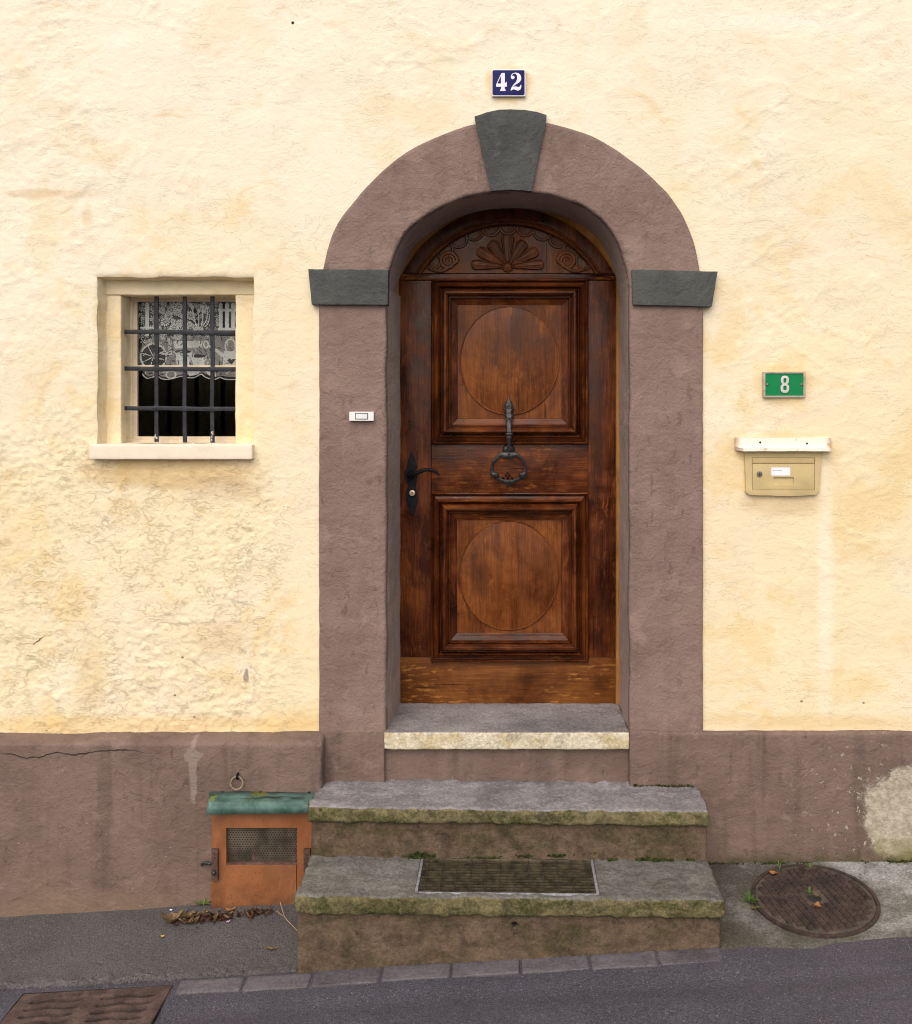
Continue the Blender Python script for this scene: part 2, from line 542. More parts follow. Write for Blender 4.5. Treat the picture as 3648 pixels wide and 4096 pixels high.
def make_paint(name, c0, c1, plinth=False, wet=(.12, .085, .06)):
    m = Mat(name, .8, .25)
    col = m.mix(m.rng(m.noise(3.5, 5, .6), .3, .7), c0, c1)
    col = m.mix(m.mul(m.rng(m.noise((13, 13, .9), 5, .62, .2), .5, .66), .5 if plinth else .16), col, tuple(c * .62 for c in c0))   # rain streaks
    g = m.rng(m.noise(9, 6, .65, .5, off=4), .54, .70)
    col = m.mix(m.mul(g, .45), col, tuple(min(1, c * 1.4) for c in c1))
    sc = m.rng(m.noise((30, 30, 12), 6, .7, .4, off=8), .60, .68)
    col = m.mix(m.mul(sc, .5), col, tuple(c * .5 for c in c0))
    col = m.mix(m.mul(m.rng(m.noise(2.1, 5, .65, off=12), .48, .62), .4), col, (c1[0] * 1.05, c1[1] * 1.08, c1[2] * .98))
    pk = m.mul(m.rng(m.voro(30), .05, .13, 1, 0), m.rng(m.noise(5, 3, .6, off=15), .56, .64))
    col = m.mix(m.mul(pk, .5), col, tuple(min(1, c * 2.0) for c in c1))
    if plinth:
        # earth splashed up from the ground
        mud = m.mul(m.rng(m.add(m.z, m.mul(m.sub(m.noise(5, 5, .6), .5), -.7)), -.25, .20, 1, 0), .35)
        col = m.mix(mud, col, (.20, .13, .07))
        col = m.mix(m.mul(m.blob(sX(290), sZ(3590), .5, .07, .6, .6, 6), .35), col, (.24, .16, .11))
        fl = m.mul(m.rng(m.voro(38), .03, .10, 1, 0), m.rng(m.noise(4, 3, .5, off=2), .56, .62))
        col = m.mix(m.mul(fl, .8), col, (.55, .46, .36))
        # bare cement where the paint came off, and chips round it
        bare = m.blob(sX(3672), sZ(3250), .25, .21, .30, .30, 6)
        bare = m.rng(m.add(bare, m.mul(m.sub(m.noise(34, 5, .75, .5), .5), 1.5)), .30, .72)
        chips = m.mul(m.blob(sX(3420), sZ(3260), .22, .26, .7, .5, 6), m.rng(m.noise(34, 6, .68), .585, .62))
        cem = m.mix(m.rng(m.noise(40, 6, .7), .3, .7), (.30, .26, .20), (.52, .46, .37))
        cem = m.mix(m.rng(m.add(m.z, m.mul(m.noise(12, 5, .6), .25)), .18, .34, 1, 0), cem, (.19, .175, .06))
        col = m.mix(m.math('MAXIMUM', bare, chips), col, cem)
        moss = m.mul(m.rng(m.add(m.z, m.mul(m.noise(14, 5, .6), .12)), .13, .20, 1, 0), m.rng(m.x, .7, .9))
        col = m.mix(m.mul(moss, .75), col, (.06, .06, .02))
        pale = m.blob(sX(800), sZ(3050), .016, .14, .15, .9, 22)
        pale2 = m.blob(sX(800), sZ(2985), .035, .03, .12, .9, 26)
        col = m.mix(m.mul(m.math('MAXIMUM', pale, pale2), .6), col, (.30, .24, .21))
        crack = m.math('ABSOLUTE', m.sub(m.add(m.z, m.mul(m.noise(2.3, 5, .6, off=1.3), .14)), .595))
        crack = m.mul(m.rng(crack, .0008, .0032, 1, 0), m.rng(m.noise(1.6, 2, .5, off=8), .42, .50))
        crack = m.mul(crack, m.rng(m.x, -1.0, -1.2))
        col = m.mix(m.mul(crack, .85), col, (.04, .03, .025))
        m.bump(m.math('SUBTRACT', 1.0, m.math('MAXIMUM', bare, m.math('MAXIMUM', chips, crack))), .8, .004)
    m.color(col)
    gr_ = m.noise(70, 5, .62, .6)
    m.bump(m.noise(14, 6, .62, .5), .6, .018)
    m.bump(gr_, .6, .007)
    return m.m

def make_stone(name, top0, top1, side0, side1, moss, mossamt=.6, lichen=.3, grain=.24):
    m = Mat(name, .9, .2)
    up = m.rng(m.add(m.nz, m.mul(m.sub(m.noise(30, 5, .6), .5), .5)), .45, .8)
    n1, n2 = m.noise(7, 6, .62), m.noise(75, 6, .72)
    top = m.mix(m.rng(n1, .32, .68), top0, top1)
    top = m.mix(m.mul(m.rng(m.noise(3.1, 5, .6, off=5), .50, .66), .6), top, tuple(c * .5 for c in top0))
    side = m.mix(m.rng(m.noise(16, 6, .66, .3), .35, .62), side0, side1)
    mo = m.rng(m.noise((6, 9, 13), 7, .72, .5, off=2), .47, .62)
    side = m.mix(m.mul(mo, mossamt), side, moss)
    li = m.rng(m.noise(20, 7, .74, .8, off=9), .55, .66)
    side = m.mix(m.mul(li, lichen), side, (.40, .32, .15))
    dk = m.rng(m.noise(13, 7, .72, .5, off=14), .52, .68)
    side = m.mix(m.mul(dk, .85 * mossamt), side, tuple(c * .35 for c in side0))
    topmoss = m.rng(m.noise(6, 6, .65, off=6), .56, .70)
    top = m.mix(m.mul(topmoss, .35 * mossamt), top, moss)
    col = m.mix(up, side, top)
    col = m.mix(m.rng(n2, .40, .60), m.mix(grain, col, (0, 0, 0)), m.mix(grain * .12, col, (.9, .85, .75)))
    col = m.mix(m.mul(m.rng(m.noise(22, 5, .7, .3, off=19), .52, .68), .30), col, m.mix(.6, col, (0, 0, 0)))
    sp = m.rng(m.voro(200), .12, .22, 1, 0)
    col = m.mix(m.mul(m.mul(sp, .6), m.rng(m.noise(40, 2, .5, off=3), .54, .64)), col, (.42, .40, .36))
    m.color(col)
    m.bump(m.noise(35, 6, .7), .7, .010)
    m.bump(m.noise(170, 4, .7), .6, .004)
    return m.m

def make_wood(name, dark, mid, light, axis='z', gloss=.42, worn=.25):
    m = Mat(name, gloss + .04, .2)
    oi = m.nt.nodes.new('ShaderNodeObjectInfo')
    va = m.nt.nodes.new('ShaderNodeVectorMath'); va.operation = 'ADD'
    m.nt.links.new(m.pos, va.inputs[0]); m.nt.links.new(m.mul(oi.outputs['Random'], 9.0), va.inputs[1])
    m.pos = va.outputs[0]
    s = {'z': (22, 22, 2.2), 'x': (2.2, 22, 22)}[axis]
    s2 = {'z': (210, 210, 9), 'x': (9, 210, 210)}[axis]
    g = m.noise(s, 5, .62, .4)
    g2 = m.noise(s2, 3, .6, .2)
    blot = m.noise(5.2, 6, .68, .5)
    v = m.add(m.mul(g, .34), m.add(m.mul(g2, .22), m.mul(blot, .44)))
    col = m.ramp(v, [(.36, dark), (.51, mid), (.68, light)])
    wr = m.mul(m.rng(m.noise({'z': (60, 60, 14), 'x': (14, 60, 60)}[axis], 6, .72, .1, off=4), .55, .68), worn)
    wr = m.mul(wr, m.rng(m.noise(3.3, 4, .6, off=9), .46, .58))
    col = m.mix(wr, col, (min(1, light[0] * 1.7), min(1, light[1] * 1.9), min(1, light[2] * 2.2)))
    gr = m.rng(m.noise(2.6, 6, .68, .3, off=11), .50, .64)
    col = m.mix(m.mul(gr, .5), col, tuple(c * .7 for c in dark))
    crk = m.rng(m.noise({'z': (120, 120, 2.4), 'x': (2.4, 120, 120)}[axis], 3, .5, off=2), .69, .74)
    col = m.mix(m.mul(crk, .7), col, (.008, .003, .002))
    m.color(col)
    m.rough(m.rng(blot, .3, .7, gloss - .14, gloss + .2))
    m.bump(g2, .4, .0016)
    m.bump(blot, .5, .003)
    m.bump(m.math('SUBTRACT', 1, crk), .6, .0015)
    return m.m

def make_asphalt(name, c0, c1, spark=.5):
    m = Mat(name, .85, .35)
    col = m.mix(m.rng(m.noise(2.2, 4, .6), .3, .7), c0, c1)
    agg = m.voro(240, out='Color')
    sp = m.nt.nodes.new('ShaderNodeSeparateColor'); m.nt.links.new(agg, sp.inputs[0])
    a = sp.outputs[0]
    col = m.mix(m.rng(a, 0, 1, 0, .6, False), col, tuple(c * .45 for c in c0))
    col = m.mix(m.mul(m.rng(a, .975, .99), spark), col, (.30, .28, .31))
    col = m.mix(m.rng(m.noise(150, 4, .75, off=3), .38, .62), m.mix(.26, col, (0, 0, 0)), m.mix(.03, col, (.9, .85, .9)))
    col = m.mix(m.mul(m.rng(m.noise((.6, 7, 7), 5, .6, .4, off=2), .52, .68), .4), col, tuple(c * .55 for c in c0))
    m.color(col)
    m.rough(m.rng(sp.outputs[1], .7, 1, .85, .5))
    m.bump(m.voro(240), .6, .003)
    m.bump(m.noise(30, 5, .6), .5, .010)
    m.bump(m.noise(150, 4, .75, off=3), .6, .005)
    return m.m

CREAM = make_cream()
CREAM_OLD = make_cream('aged_cream_paint', False, .4)
MAUVE = make_paint('mauve_masonry_paint', (.195, .130, .110), (.250, .172, .147))
PLINTH = make_paint('mauve_plinth_paint', (.150, .100, .083), (.200, .137, .114), True)
REVEAL = make_paint('lightened_grey_reveal_paint', (.34, .252, .215), (.41, .312, .270))  # colour lightened to offset the shade in the doorway
GREY = make_paint('slate_grey_paint', (.052, .055, .054), (.088, .092, .089))
STEP = make_stone('mossy_step_stone', (.195, .178, .184), (.30, .276, .286), (.10, .085, .036), (.20, .165, .08), (.062, .064, .013), .9, .35)
STEP2 = make_stone('damp_mossy_step_stone', (.115, .108, .095), (.185, .175, .155), (.085, .072, .030), (.175, .145, .066), (.052, .054, .011), .9, .35)
RISER = make_stone('muddy_riser_render', (.14, .10, .08), (.18, .13, .1), (.090, .060, .038), (.150, .100, .066), (.050, .046, .014), .65, .06, .13)
LIME = make_stone('limestone_sill', (.24, .215, .215), (.33, .30, .30), (.62, .55, .40), (.78, .70, .54), (.50, .38, .16), .55, .25)
SETT = make_stone('worn_granite_sett', (.110, .097, .108), (.150, .133, .146), (.06, .055, .055), (.09, .08, .08), (.05, .05, .03), .2, .05, .15)
def make_apron():
    m = Mat('cement_apron', .9, .2)
    col = m.mix(m.rng(m.noise(9, 7, .68, .4), .35, .62), (.20, .188, .17), (.40, .385, .37))
    col = m.mix(m.mul(m.rng(m.noise(4.5, 6, .65, off=3), .48, .62), .55), col, (.13, .115, .085))
    damp = m.rng(m.add(m.x, m.mul(m.sub(m.noise(6, 6, .65, off=7), .5), .9)), .80, 1.25, 1, 0)
    col = m.mix(m.mul(damp, .85), col, (.066, .060, .046))
    edge = m.rng(m.add(m.y, m.mul(m.sub(m.noise(9, 6, .7, off=5), .5), .35)), -.55, -.36, 1, 0)
    col = m.mix(m.mul(edge, .75), col, (.085, .082, .058))
    d = m.math('SQRT', m.add(m.math('POWER', m.sub(m.x, 1.135), 2), m.math('POWER', m.add(m.y, .28), 2)))
    rim = m.rng(m.add(d, m.mul(m.sub(m.noise(14, 5, .7), .5), .12)), .22, .30, 1, 0)
    col = m.mix(m.mul(rim, .55), col, (.075, .068, .05))
    col = m.mix(m.rng(m.noise(110, 6, .72), .4, .62), m.mix(.4, col, (0, 0, 0)), col)
    m.color(col)
    m.bump(m.noise(40, 6, .7), .6, .008)
    m.bump(m.noise(170, 4, .7), .5, .003)
    return m.m
CONC = make_apron()
WOODV = make_wood('walnut_vertical_grain', (.012, .0030, .0018), (.070, .0160, .0042), (.22, .060, .010), 'z', .33, .35)
WOODH = make_wood('walnut_horizontal_grain', (.014, .0035, .0020), (.084, .0200, .0050), (.25, .072, .012), 'x', .30, .4)
PANEL = make_wood('faded_panel_wood', (.046, .0118, .0036), (.146, .041, .0088), (.29, .096, .018), 'z', .36, .22)
CARVED = make_wood('carved_walnut', (.034, .0095, .0038), (.122, .035, .0090), (.25, .079, .018), 'z', .32, .2)
KICK = make_wood('bare_kick_board', (.050, .0150, .0035), (.150, .048, .0095), (.28, .112, .024), 'x', .46, .6)
OCHREW = make_wood('ochre_frame_wood', (.24, .095, .022), (.36, .165, .042), (.48, .25, .075), 'z', .7, .3)
ROAD = make_asphalt('road_asphalt', (.066, .061, .077), (.092, .085, .107), .5)
PAVE = make_asphalt('pavement_asphalt', (.088, .080, .079), (.130, .119, .116), .4)
IRON = simple('black_iron', (.006, .006, .008), .6, .2, .0, .3, 40, .2)
PEWTER = simple('worn_grey_iron', (.034, .033, .034), .36, .5, .35, .5, 60, .25, 220)
BAR = simple('painted_grille_iron', (.013, .015, .021), .5, .4, .0, .6, 40, .3, 160)
CHIP = simple('bared_primer_chip', (.55, .53, .50), .8, .2)
GALV = simple('galvanised_grating', (.090, .070, .042), .6, .4, .2, .6, 25, .2)
GALVE = simple('bright_galvanised_edge', (.48, .50, .56), .4, .5, .6, .3, 60)
RUST = None
def make_rust(name, a, b, c):
    m = Mat(name, .75, .35, .25)
    col = m.ramp(m.add(m.mul(m.noise(18, 7, .65, .5), .6), m.mul(m.noise(110, 3, .7), .4)), [(.38, a), (.5, b), (.62, c)])
    m.color(col)
    m.bump(m.noise(120, 4, .6), .5, .003)
    return m.m
RUST = make_rust('rusty_cast_iron', (.026, .018, .016), (.052, .034, .028), (.090, .056, .043))
RUST2 = make_rust('rusty_drain_iron', (.050, .033, .028), (.090, .060, .050), (.145, .095, .080))
HINGE = make_rust('rusted_strap_iron', (.05, .03, .024), (.10, .058, .045), (.17, .105, .085))
def make_orange():
    m = Mat('orange_cabinet_paint', .55, .35)
    col = m.mix(m.rng(m.noise(8, 5, .6), .3, .7), (.225, .078, .026), (.315, .118, .044))
    sp = m.mul(m.rng(m.voro(75), .10, .24, 1, 0), m.rng(m.add(m.mul(m.z, -1.4), m.noise(7, 4, .6)), .20, .50))
    col = m.mix(m.mul(sp, .85), col, (.035, .018, .012))
    low = m.rng(m.add(m.z, m.mul(m.noise(16, 6, .65), .22)), .0, .16, 1, 0)
    col = m.mix(m.mul(low, .8), col, (.075, .045, .028))
    gm = m.rng(m.noise((9, 9, 3.5), 6, .68, .4, off=14), .50, .64)
    col = m.mix(m.mul(gm, .45), col, (.14, .058, .026))
    wsp = m.mul(m.rng(m.voro(48), .02, .07, 1, 0), m.rng(m.noise(9, 3, .5, off=5), .5, .58))
    col = m.mix(m.mul(wsp, .8), col, (.6, .5, .42))
    m.color(col); m.bump(m.noise(90, 4, .6), .15, .003)
    return m.m
ORANGE = make_orange()
def make_green():
    m = Mat('green_sheet_metal', .42, .5, .2)
    col = m.mix(m.rng(m.noise(14, 6, .65), .3, .7), (.045, .105, .085), (.14, .24, .215))
    col = m.mix(m.mul(m.rng(m.noise(7, 5, .65, .5, off=2), .54, .64), m.rng(m.nz, .5, .9, 0, .85)), col, (.25, .27, .04))
    col = m.mix(m.mul(m.rng(m.noise((6, 40, 40), 5, .6, off=6), .54, .66), m.rng(m.nz, .4, .9)), col, (.02, .04, .02))
    sp = m.rng(m.voro(65), .03, .10, 1, 0)
    col = m.mix(m.mul(sp, m.rng(m.noise(11, 3, .5), .48, .58)), col, (.45, .5, .46))
    m.color(col); m.bump(m.noise(40, 4, .6), .2, .004)
    return m.m
GREEN = make_green()
MESHM = simple('perforated_sheet', (.125, .100, .072), .5, .5, .4, .55, 14)
WHITE = simple('white_plastic', (.80, .78, .76), .35, .5, 0, .04, 20)
BTN = simple('grey_white_button', (.74, .73, .76), .25, .5, 0, .04, 20)
DARKG = simple('dark_gap', (.03, .03, .03), .7, .3)
BLUEN = simple('blue_enamel', (.004, .005, .095), .5, .2, 0, .12, 20)
WHEN = simple('white_enamel', (.72, .70, .76), .22, .6, 0, .05, 30)
GRNEN = simple('green_plate_paint', (.0, .20, .06), .5, .25, 0, .05, 20)
PLATE = simple('weathered_plate_frame', (.42, .36, .30), .5, .4, .2, .2, 40)
NUM8 = simple('pale_raised_number', (.60, .56, .52), .45, .4, .1, .08, 60)
BEIGE = simple('beige_letterbox_paint', (.57, .44, .215), .45, .4, 0, .08, 9, .06, 90)
BEIGE2 = simple('beige_letterbox_surround', (.58, .45, .23), .6, .3, 0, .1, 9, .1, 60)
def make_white_rust():
    m = Mat('chipped_white_metal', .5, .4)
    e = m.rng(m.noise(24, 6, .65, .4), .58, .70)
    edge = m.rng(m.math('ABSOLUTE', m.sub(m.x, 1.1)), .165, .192)
    col = m.mix(m.math('MAXIMUM', m.mul(e, .5), m.mul(m.mul(edge, m.noise(16, 4, .6)), 1.6)), (.80, .75, .65), (.40, .21, .07))
    m.color(col)
    return m.m
CHIPW = make_white_rust()
STEEL = simple('grey_lock_steel', (.22, .20, .18), .35, .5, .7, .3, 80)
BRASS = simple('pale_brass', (.62, .50, .34), .3, .5, .6, .15, 60)
SILLM = simple('cream_painted_stone', (.80, .70, .56), .6, .3, 0, .05, 14, .2, 60)
WINP = simple('cream_window_paint', (.72, .60, .44), .45, .4, 0, .08, 20)
PAPER = simple('white_paper_label', (.86, .85, .90), .7, .2, 0, .02, 20)
INK = simple('faded_ink', (.16, .15, .2), .8, .1)
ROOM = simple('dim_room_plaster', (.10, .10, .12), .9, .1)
NET = simple('grey_curtain_net', (.060, .060, .064), .9, .1, 0, .45, 300)
LACE = simple('ecru_lace_thread', (.84, .80, .72), .9, .1, 0, .3, 260)
LACED = simple('grey_lace_weave', (.34, .32, .30), .9, .1, 0, .4, 420)
MOSS = simple('dark_green_moss', (.035, .042, .012), .95, .1, 0, .6, 60)
WEED = simple('fresh_green_leaf', (.05, .105, .014), .6, .4, 0, .3, 60)
GRASS = simple('dull_grass_blade', (.10, .14, .03), .6, .3, 0, .4, 60)
LEAFO = simple('orange_fallen_leaf', (.27, .12, .045), .7, .3, 0, .3, 90)
LEAFB = simple('brown_fallen_leaf', (.17, .11, .055), .75, .2, 0, .45, 70)
LEAFD = simple('dark_leaf_crumbs', (.070, .030, .017), .85, .2, 0, .7, 120)
TWIG = simple('dry_straw_stalk', (.36, .25, .14), .8, .2, 0, .2, 60)
PETAL = {'pink': simple('pink_petal', (.65, .40, .62), .6, .3), 'red': simple('red_petal', (.50, .02, .04), .6, .3),
         'white': simple('white_petal', (.8, .78, .78), .6, .3), 'yellow': simple('yellow_petal', (.62, .42, .10), .6, .3)}
def make_glass():
    m = bpy.data.materials.new('window_glass'); m.use_nodes = True
    nt = m.node_tree; b = nt.nodes['Principled BSDF']
    b.inputs['Transmission Weight'].default_value = 1
    b.inputs['Roughness'].default_value = .0
    b.inputs['IOR'].default_value = 1.17
    b.inputs['Base Color'].default_value = (.93, .95, .97, 1)
    return m
GLASS = make_glass()

# ------------------------------------------------------------------ ground
def ground_grid(name, mat, xs, fs, zf, label=None, skip=None, parent=None):
    X, Fq = np.meshgrid(xs, fs, indexing='ij')
    Z = zf(X, Fq)
    V = np.stack([X, -Fq, Z], -1).reshape(-1, 3)
    sk = None
    if skip is not None:
        cx = (X[:-1, :-1] + X[1:, 1:]) / 2; cf = (Fq[:-1, :-1] + Fq[1:, 1:]) / 2
        sk = skip(cx, cf)
    return fast_mesh(name, V, grid_faces(len(xs), len(fs), True, sk), mat, parent, loc=(0, 0, 0))

def graded(a, b, lo, hi, fine, coarse, extra=()):
    L = np.r_[np.arange(a, lo, coarse), np.arange(lo, hi, fine), np.arange(hi, b + coarse, coarse)]
    ex = np.array(extra, float)
    if len(ex): L = L[np.min(np.abs(L[:, None] - ex[None]), 1) > fine * .35]
    return np.sort(np.r_[L, ex])

DG = dict(x0=-1.672, x1=-1.152, f0=.548, f1=1.06)       # drain opening in the road
xs = graded(-30, 30, -2.4, 2.2, .025, 1.0, (DG['x0'], DG['x1']))
fs = graded(-6, 24, .40, 1.5, .025, 1.0, (DG['f0'], DG['f1']))
def road_z(X, F):
    n = fbm(X / .35, F / .35, 0 * X, 3, 3) * .005
    n = n - .010 * np.exp(-((F - .72) / .05) ** 2)      # shallow gutter line
    near = sstep(.2, .45, F)
    return zr(X) + n * near - .30 * (1 - near)
road = ground_grid('road', ROAD, xs, fs, road_z, skip=lambda x, f: (x > DG['x0']) & (x < DG['x1']) & (f > DG['f0']) & (f < DG['f1']))
tag(road, 'dark purplish asphalt road sloping down to the left', 'road', kind='structure')

def pave_z(X, F):
    t = np.clip((F - .06) / .44, 0, 1)
    z = zr(X) + .054 * (1 - t) + .015 * t
    z = z + fbm(X / .25, F / .25, 0 * X, 4, 9) * .006
    edge = .521 + fbm(X / .05, 0 * X, 0 * X, 4, 21) * .012
    drop = sstep(-.012, .012, F - edge)
    rough = fbm(X / .018, F / .018, 0 * X, 2, 33) * .014 * sstep(-.05, -.005, F - edge)
    return z + rough - drop * .065
pave = ground_grid('pavement', PAVE, np.r_[np.arange(-8, -2.4, .2), np.arange(-2.4, -.730, .008)], np.r_[np.arange(.03, .42, .02), np.arange(.42, .575, .004)], pave_z)
tag(pave, 'worn dark asphalt pavement strip with crumbling edge left of the steps', 'pavement', kind='structure')

def apron_z(X, F):
    t = np.clip((F - .02) / .52, 0, 1)
    zw = np.maximum(.083 + .006 * (X - .8), zr(X) + .025)
    z = zw * (1 - t) + (zr(X) + .004) * t
    z = z + fbm(X / .18, F / .18, 0 * X, 4, 13) * .005 * (1 - t * .6)
    edge = .545 + fbm(X / .2, 0 * X, 0 * X, 4, 22) * .045
    return z - sstep(-.02, .06, F - edge) * .04
apron = ground_grid('concrete_apron', CONC, np.r_[np.arange(.742, 2.3, .012), np.arange(2.3, 8, .2)], np.arange(.0, .63, .012), apron_z)
tag(apron, 'patchy grey cement apron sloping to the road right of the steps', 'pavement', kind='structure')

# ------------------------------------------------------------------ row of setts along the road edge
kerb = thing('kerb', 'row of flat granite setts along the road edge below the steps', 'kerb', (0, -.57, zr(0)), kind='structure')
gaps = [-1.135, -.905, -.672, -.433, -.193, .044, .283, .517, .745]
def sett_warp(V):
    V = V.copy(); V[:, 2] += .06 * V[:, 0]; return V
for i in range(len(gaps) - 1):
    a, b = gaps[i] + .003, gaps[i + 1] - .003
    sink = .0 if i < 6 else (.004 if i < 8 else .006)
    fr = .614 + random.uniform(-.006, .006)
    bk = .528 if a < -.74 else .518
    stone('sett', SETT, a, b, bk, fr, -.10, -.024 - sink * .5 + random.uniform(-.0015, .0015), .009, .004, .05, .014, kerb, 60 + i, sett_warp)

# ------------------------------------------------------------------ the house
house = thing('house', 'cream rendered house front with mauve plinth, arched doorway and barred window', 'house', (0, .2, -.05))

WIN = dict(x0=sX(388), x1=sX(1015), z0=sZ(1776), z1=sZ(1107))
def wall_relief(X, Z):
    o = 0 * X
    rm = sstep(2.05, 1.55, Z + .25 * fbm(X / .4, Z / .4, o, 3, 70)) * sstep(-.72, -1.05, X + .12 * fbm(X / .3, Z / .3, o, 2, 71))
    rm = rm + .30 * sstep(-1.3, -1.8, X) * sstep(1.6, 2.2, Z) + .06
    # trowel strokes in three directions, each in its own patches of the wall
    def stroke_dir(th, sd):
        U, T = X * math.cos(th) + Z * math.sin(th), -X * math.sin(th) + Z * math.cos(th)
        w = sstep(-.05, .35, fbm(X / .45, Z / .45, o, 2, sd))
        rg = 1 - np.abs(fbm(U / .26, T / .13, o, 4, sd + 3)) * 10
        return w * (fbm(U / .12, T / .04, o, 3, sd + 1) * .0016 + np.clip(rg, 0, 1) * .0020)
    strokes = stroke_dir(.35, 200) + stroke_dir(-.5, 210) + stroke_dir(1.25, 220)
    h = fbm(X / .8, Z / .8, o, 2, 1) * .012
    h = h + fbm(X / .20, Z / .15, o, 3, 5) * .0034
    h = h + strokes
    patch = sstep(-.25, .30, fbm(X / .22, Z / .22, o, 3, 12))
    bil = np.abs(fbm(X / .036, Z / .026, o, 3, 15))
    h = h + rm * (.3 + .7 * patch) * (.0085 * (bil - .25) + .0025 * fbm(X / .015, Z / .012, o, 2, 16))
    return h
gx = graded(-3.6, 3.4, -2.15, 1.72, .0075, .06, (WIN['x0'], WIN['x1']))
gz = graded(.30, 5.0, .55, 3.62, .0075, .06, (WIN['z0'], WIN['z1']))
GX, GZ = np.meshgrid(gx, gz, indexing='ij')
cx, cz = (GX[:-1, :-1] + GX[1:, 1:]) / 2, (GZ[:-1, :-1] + GZ[1:, 1:]) / 2
sk = (cx > WIN['x0']) & (cx < WIN['x1']) & (cz > WIN['z0']) & (cz < WIN['z1'])
sk |= (np.abs(cx) < .63) & (cz < 2.43)
sk |= ((cx / .63) ** 2 + ((cz - 2.43) / .46) ** 2 < 1) & (cz >= 2.42)
hh = wall_relief(GX, GZ)
dj = np.maximum(np.abs(GX) - .80, 0) + np.maximum(GZ - 3.1, 0)
wj = sstep(.03, .16, dj)
hh = hh * wj + np.clip(hh, -.004, .004) * .7 * (1 - wj)
# wavering edges round the window opening
dwx = np.minimum(np.abs(GX - WIN['x0']), np.abs(GX - WIN['x1'])); dwz = np.minimum(np.abs(GZ - WIN['z0']), np.abs(GZ - WIN['z1']))
inr = (GX > WIN['x0'] - .05) & (GX < WIN['x1'] + .05) & (GZ > WIN['z0'] - .05) & (GZ < WIN['z1'] + .05)
def waver(A, B):
    return fbm(A / .09, B / .09, 0 * A, 3, 41) * .007
ddx = np.maximum(np.maximum(WIN['x0'] - GX, GX - WIN['x1']), 0); ddz = np.maximum(np.maximum(WIN['z0'] - GZ, GZ - WIN['z1']), 0)
wfall = 1 - sstep(.0, .12, np.hypot(ddx, ddz))
WX = GX + wfall * waver(GX, GZ); WZ = GZ + wfall * waver(GX + 9, GZ)
rnd = np.exp(-np.hypot(ddx, ddz) / .008) * .006
hh = hh - rnd
V = np.stack([WX, -hh, WZ], -1).reshape(-1, 3)
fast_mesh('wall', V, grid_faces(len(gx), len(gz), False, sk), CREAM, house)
# the rest of the house behind the front
b = MB()
x0, x1, y0, y1, z0, z1 = -3.6, 3.4, .03, 4.0, -.6, 5.0
BV = [(x0, y0, z0), (x1, y0, z0), (x1, y1, z0), (x0, y1, z0), (x0, y0, z1), (x1, y0, z1), (x1, y1, z1), (x0, y1, z1)]
b.add(BV, [(1, 2, 6, 5), (2, 3, 7, 6), (3, 0, 4, 7), (4, 5, 6, 7), (0, 3, 2, 1)])
b.build('side_wall', CREAM_OLD, house, smooth=0)

# plinths
def lplinth(V):
    V = V.copy()
    t = np.clip((-V[:, 1]) / .09, 0, 1)
    up = sstep(.45, .59, V[:, 2])
    V[:, 2] -= t * .016 * up
    V[:, 1] -= .012 * sstep(.3, -.3, V[:, 2])
    return V
pl = stone('plinth', PLINTH, -3.6, -.729, -.03, .090, -.45, .592, .012, .0035, .05, .016, house, 3, lplinth, lowamp=.006, lowscale=.3)
pl['label'] = 'thick mauve plinth with streaked paint left of the steps'
pr = stone('plinth', PLINTH, .487, 3.4, -.03, .030, -.45, .597, .010, .0030, .05, .016, house, 4, None, lowamp=.004, lowscale=.3)
pr['label'] = 'mauve plinth with bare cement patch right of the steps'
# ------------------------------------------------------------------ door surround
sur = bpy.data.objects.new('door_surround', None); C.objects.link(sur); sur.parent = house
sur['label'] = 'mauve arched door surround with slate grey keystone and impost blocks'
FS, FD = .016, -.380           # front of the surround, back of the reveal
def lighten_reveal(o):
    # greyer reveal coat, also lightened to make up for the shade in the recess
    o.data.materials.append(REVEAL)
    oy = ORIG[house.name][1]
    for pg in o.data.polygons:
        if pg.center.y + oy > .012: pg.material_index = 1
def jamb(name, xo, xi_f, xi_b, z0, z1, seed):
    sgn = 1 if xi_f > xo else -1
    prof = [(xo, -.03), (xo, FS - .004), (xo + sgn * .004, FS)]
    n = 22
    for t in np.linspace(0, 1, n)[1:-1]: prof.append((xo + (xi_f - sgn * .012 - xo) * t, FS))
    for a in np.linspace(0, math.pi / 2, 6): prof.append((xi_f - sgn * .012 + sgn * .012 * math.sin(a), FS - .012 + .012 * math.cos(a)))
    for t in np.linspace(0, 1, 14)[1:]: prof.append((xi_f + (xi_b - xi_f) * t, FS - .012 + (FD - FS + .012) * t))
    prof = np.array(prof)
    zs = np.arange(z0, z1 + .001, (z1 - z0) / round((z1 - z0) / .014))
    PX, ZZ = np.meshgrid(prof[:, 0], zs, indexing='ij'); PF, _ = np.meshgrid(prof[:, 1], zs, indexing='ij')
    nn = fbm(PX / .05, ZZ / .05, PF / .05, 4, seed) * .0030 + fbm(PX / .25, ZZ / .25, PF / .25, 2, seed + 5) * .004
    low = fbm(PX / .2, ZZ / .12, PF / .2, 3, seed + 9)
    edge = np.exp(-((PX - xi_f) / .03) ** 2)
    x = PX + sgn * (low * .006 * edge) + fbm(0 * ZZ, ZZ / .05, 0 * ZZ, 3, seed + 2) * .0016 * np.exp(-((PX - xo) / .01) ** 2)
    V = np.stack([x, -(PF + nn), ZZ], -1).reshape(-1, 3)
    o = fast_mesh(name, V, grid_faces(len(prof), len(zs), sgn < 0), MAUVE, sur)
    lighten_reveal(o); return o
zi_l, zi_r = sZ(1222), sZ(1227)
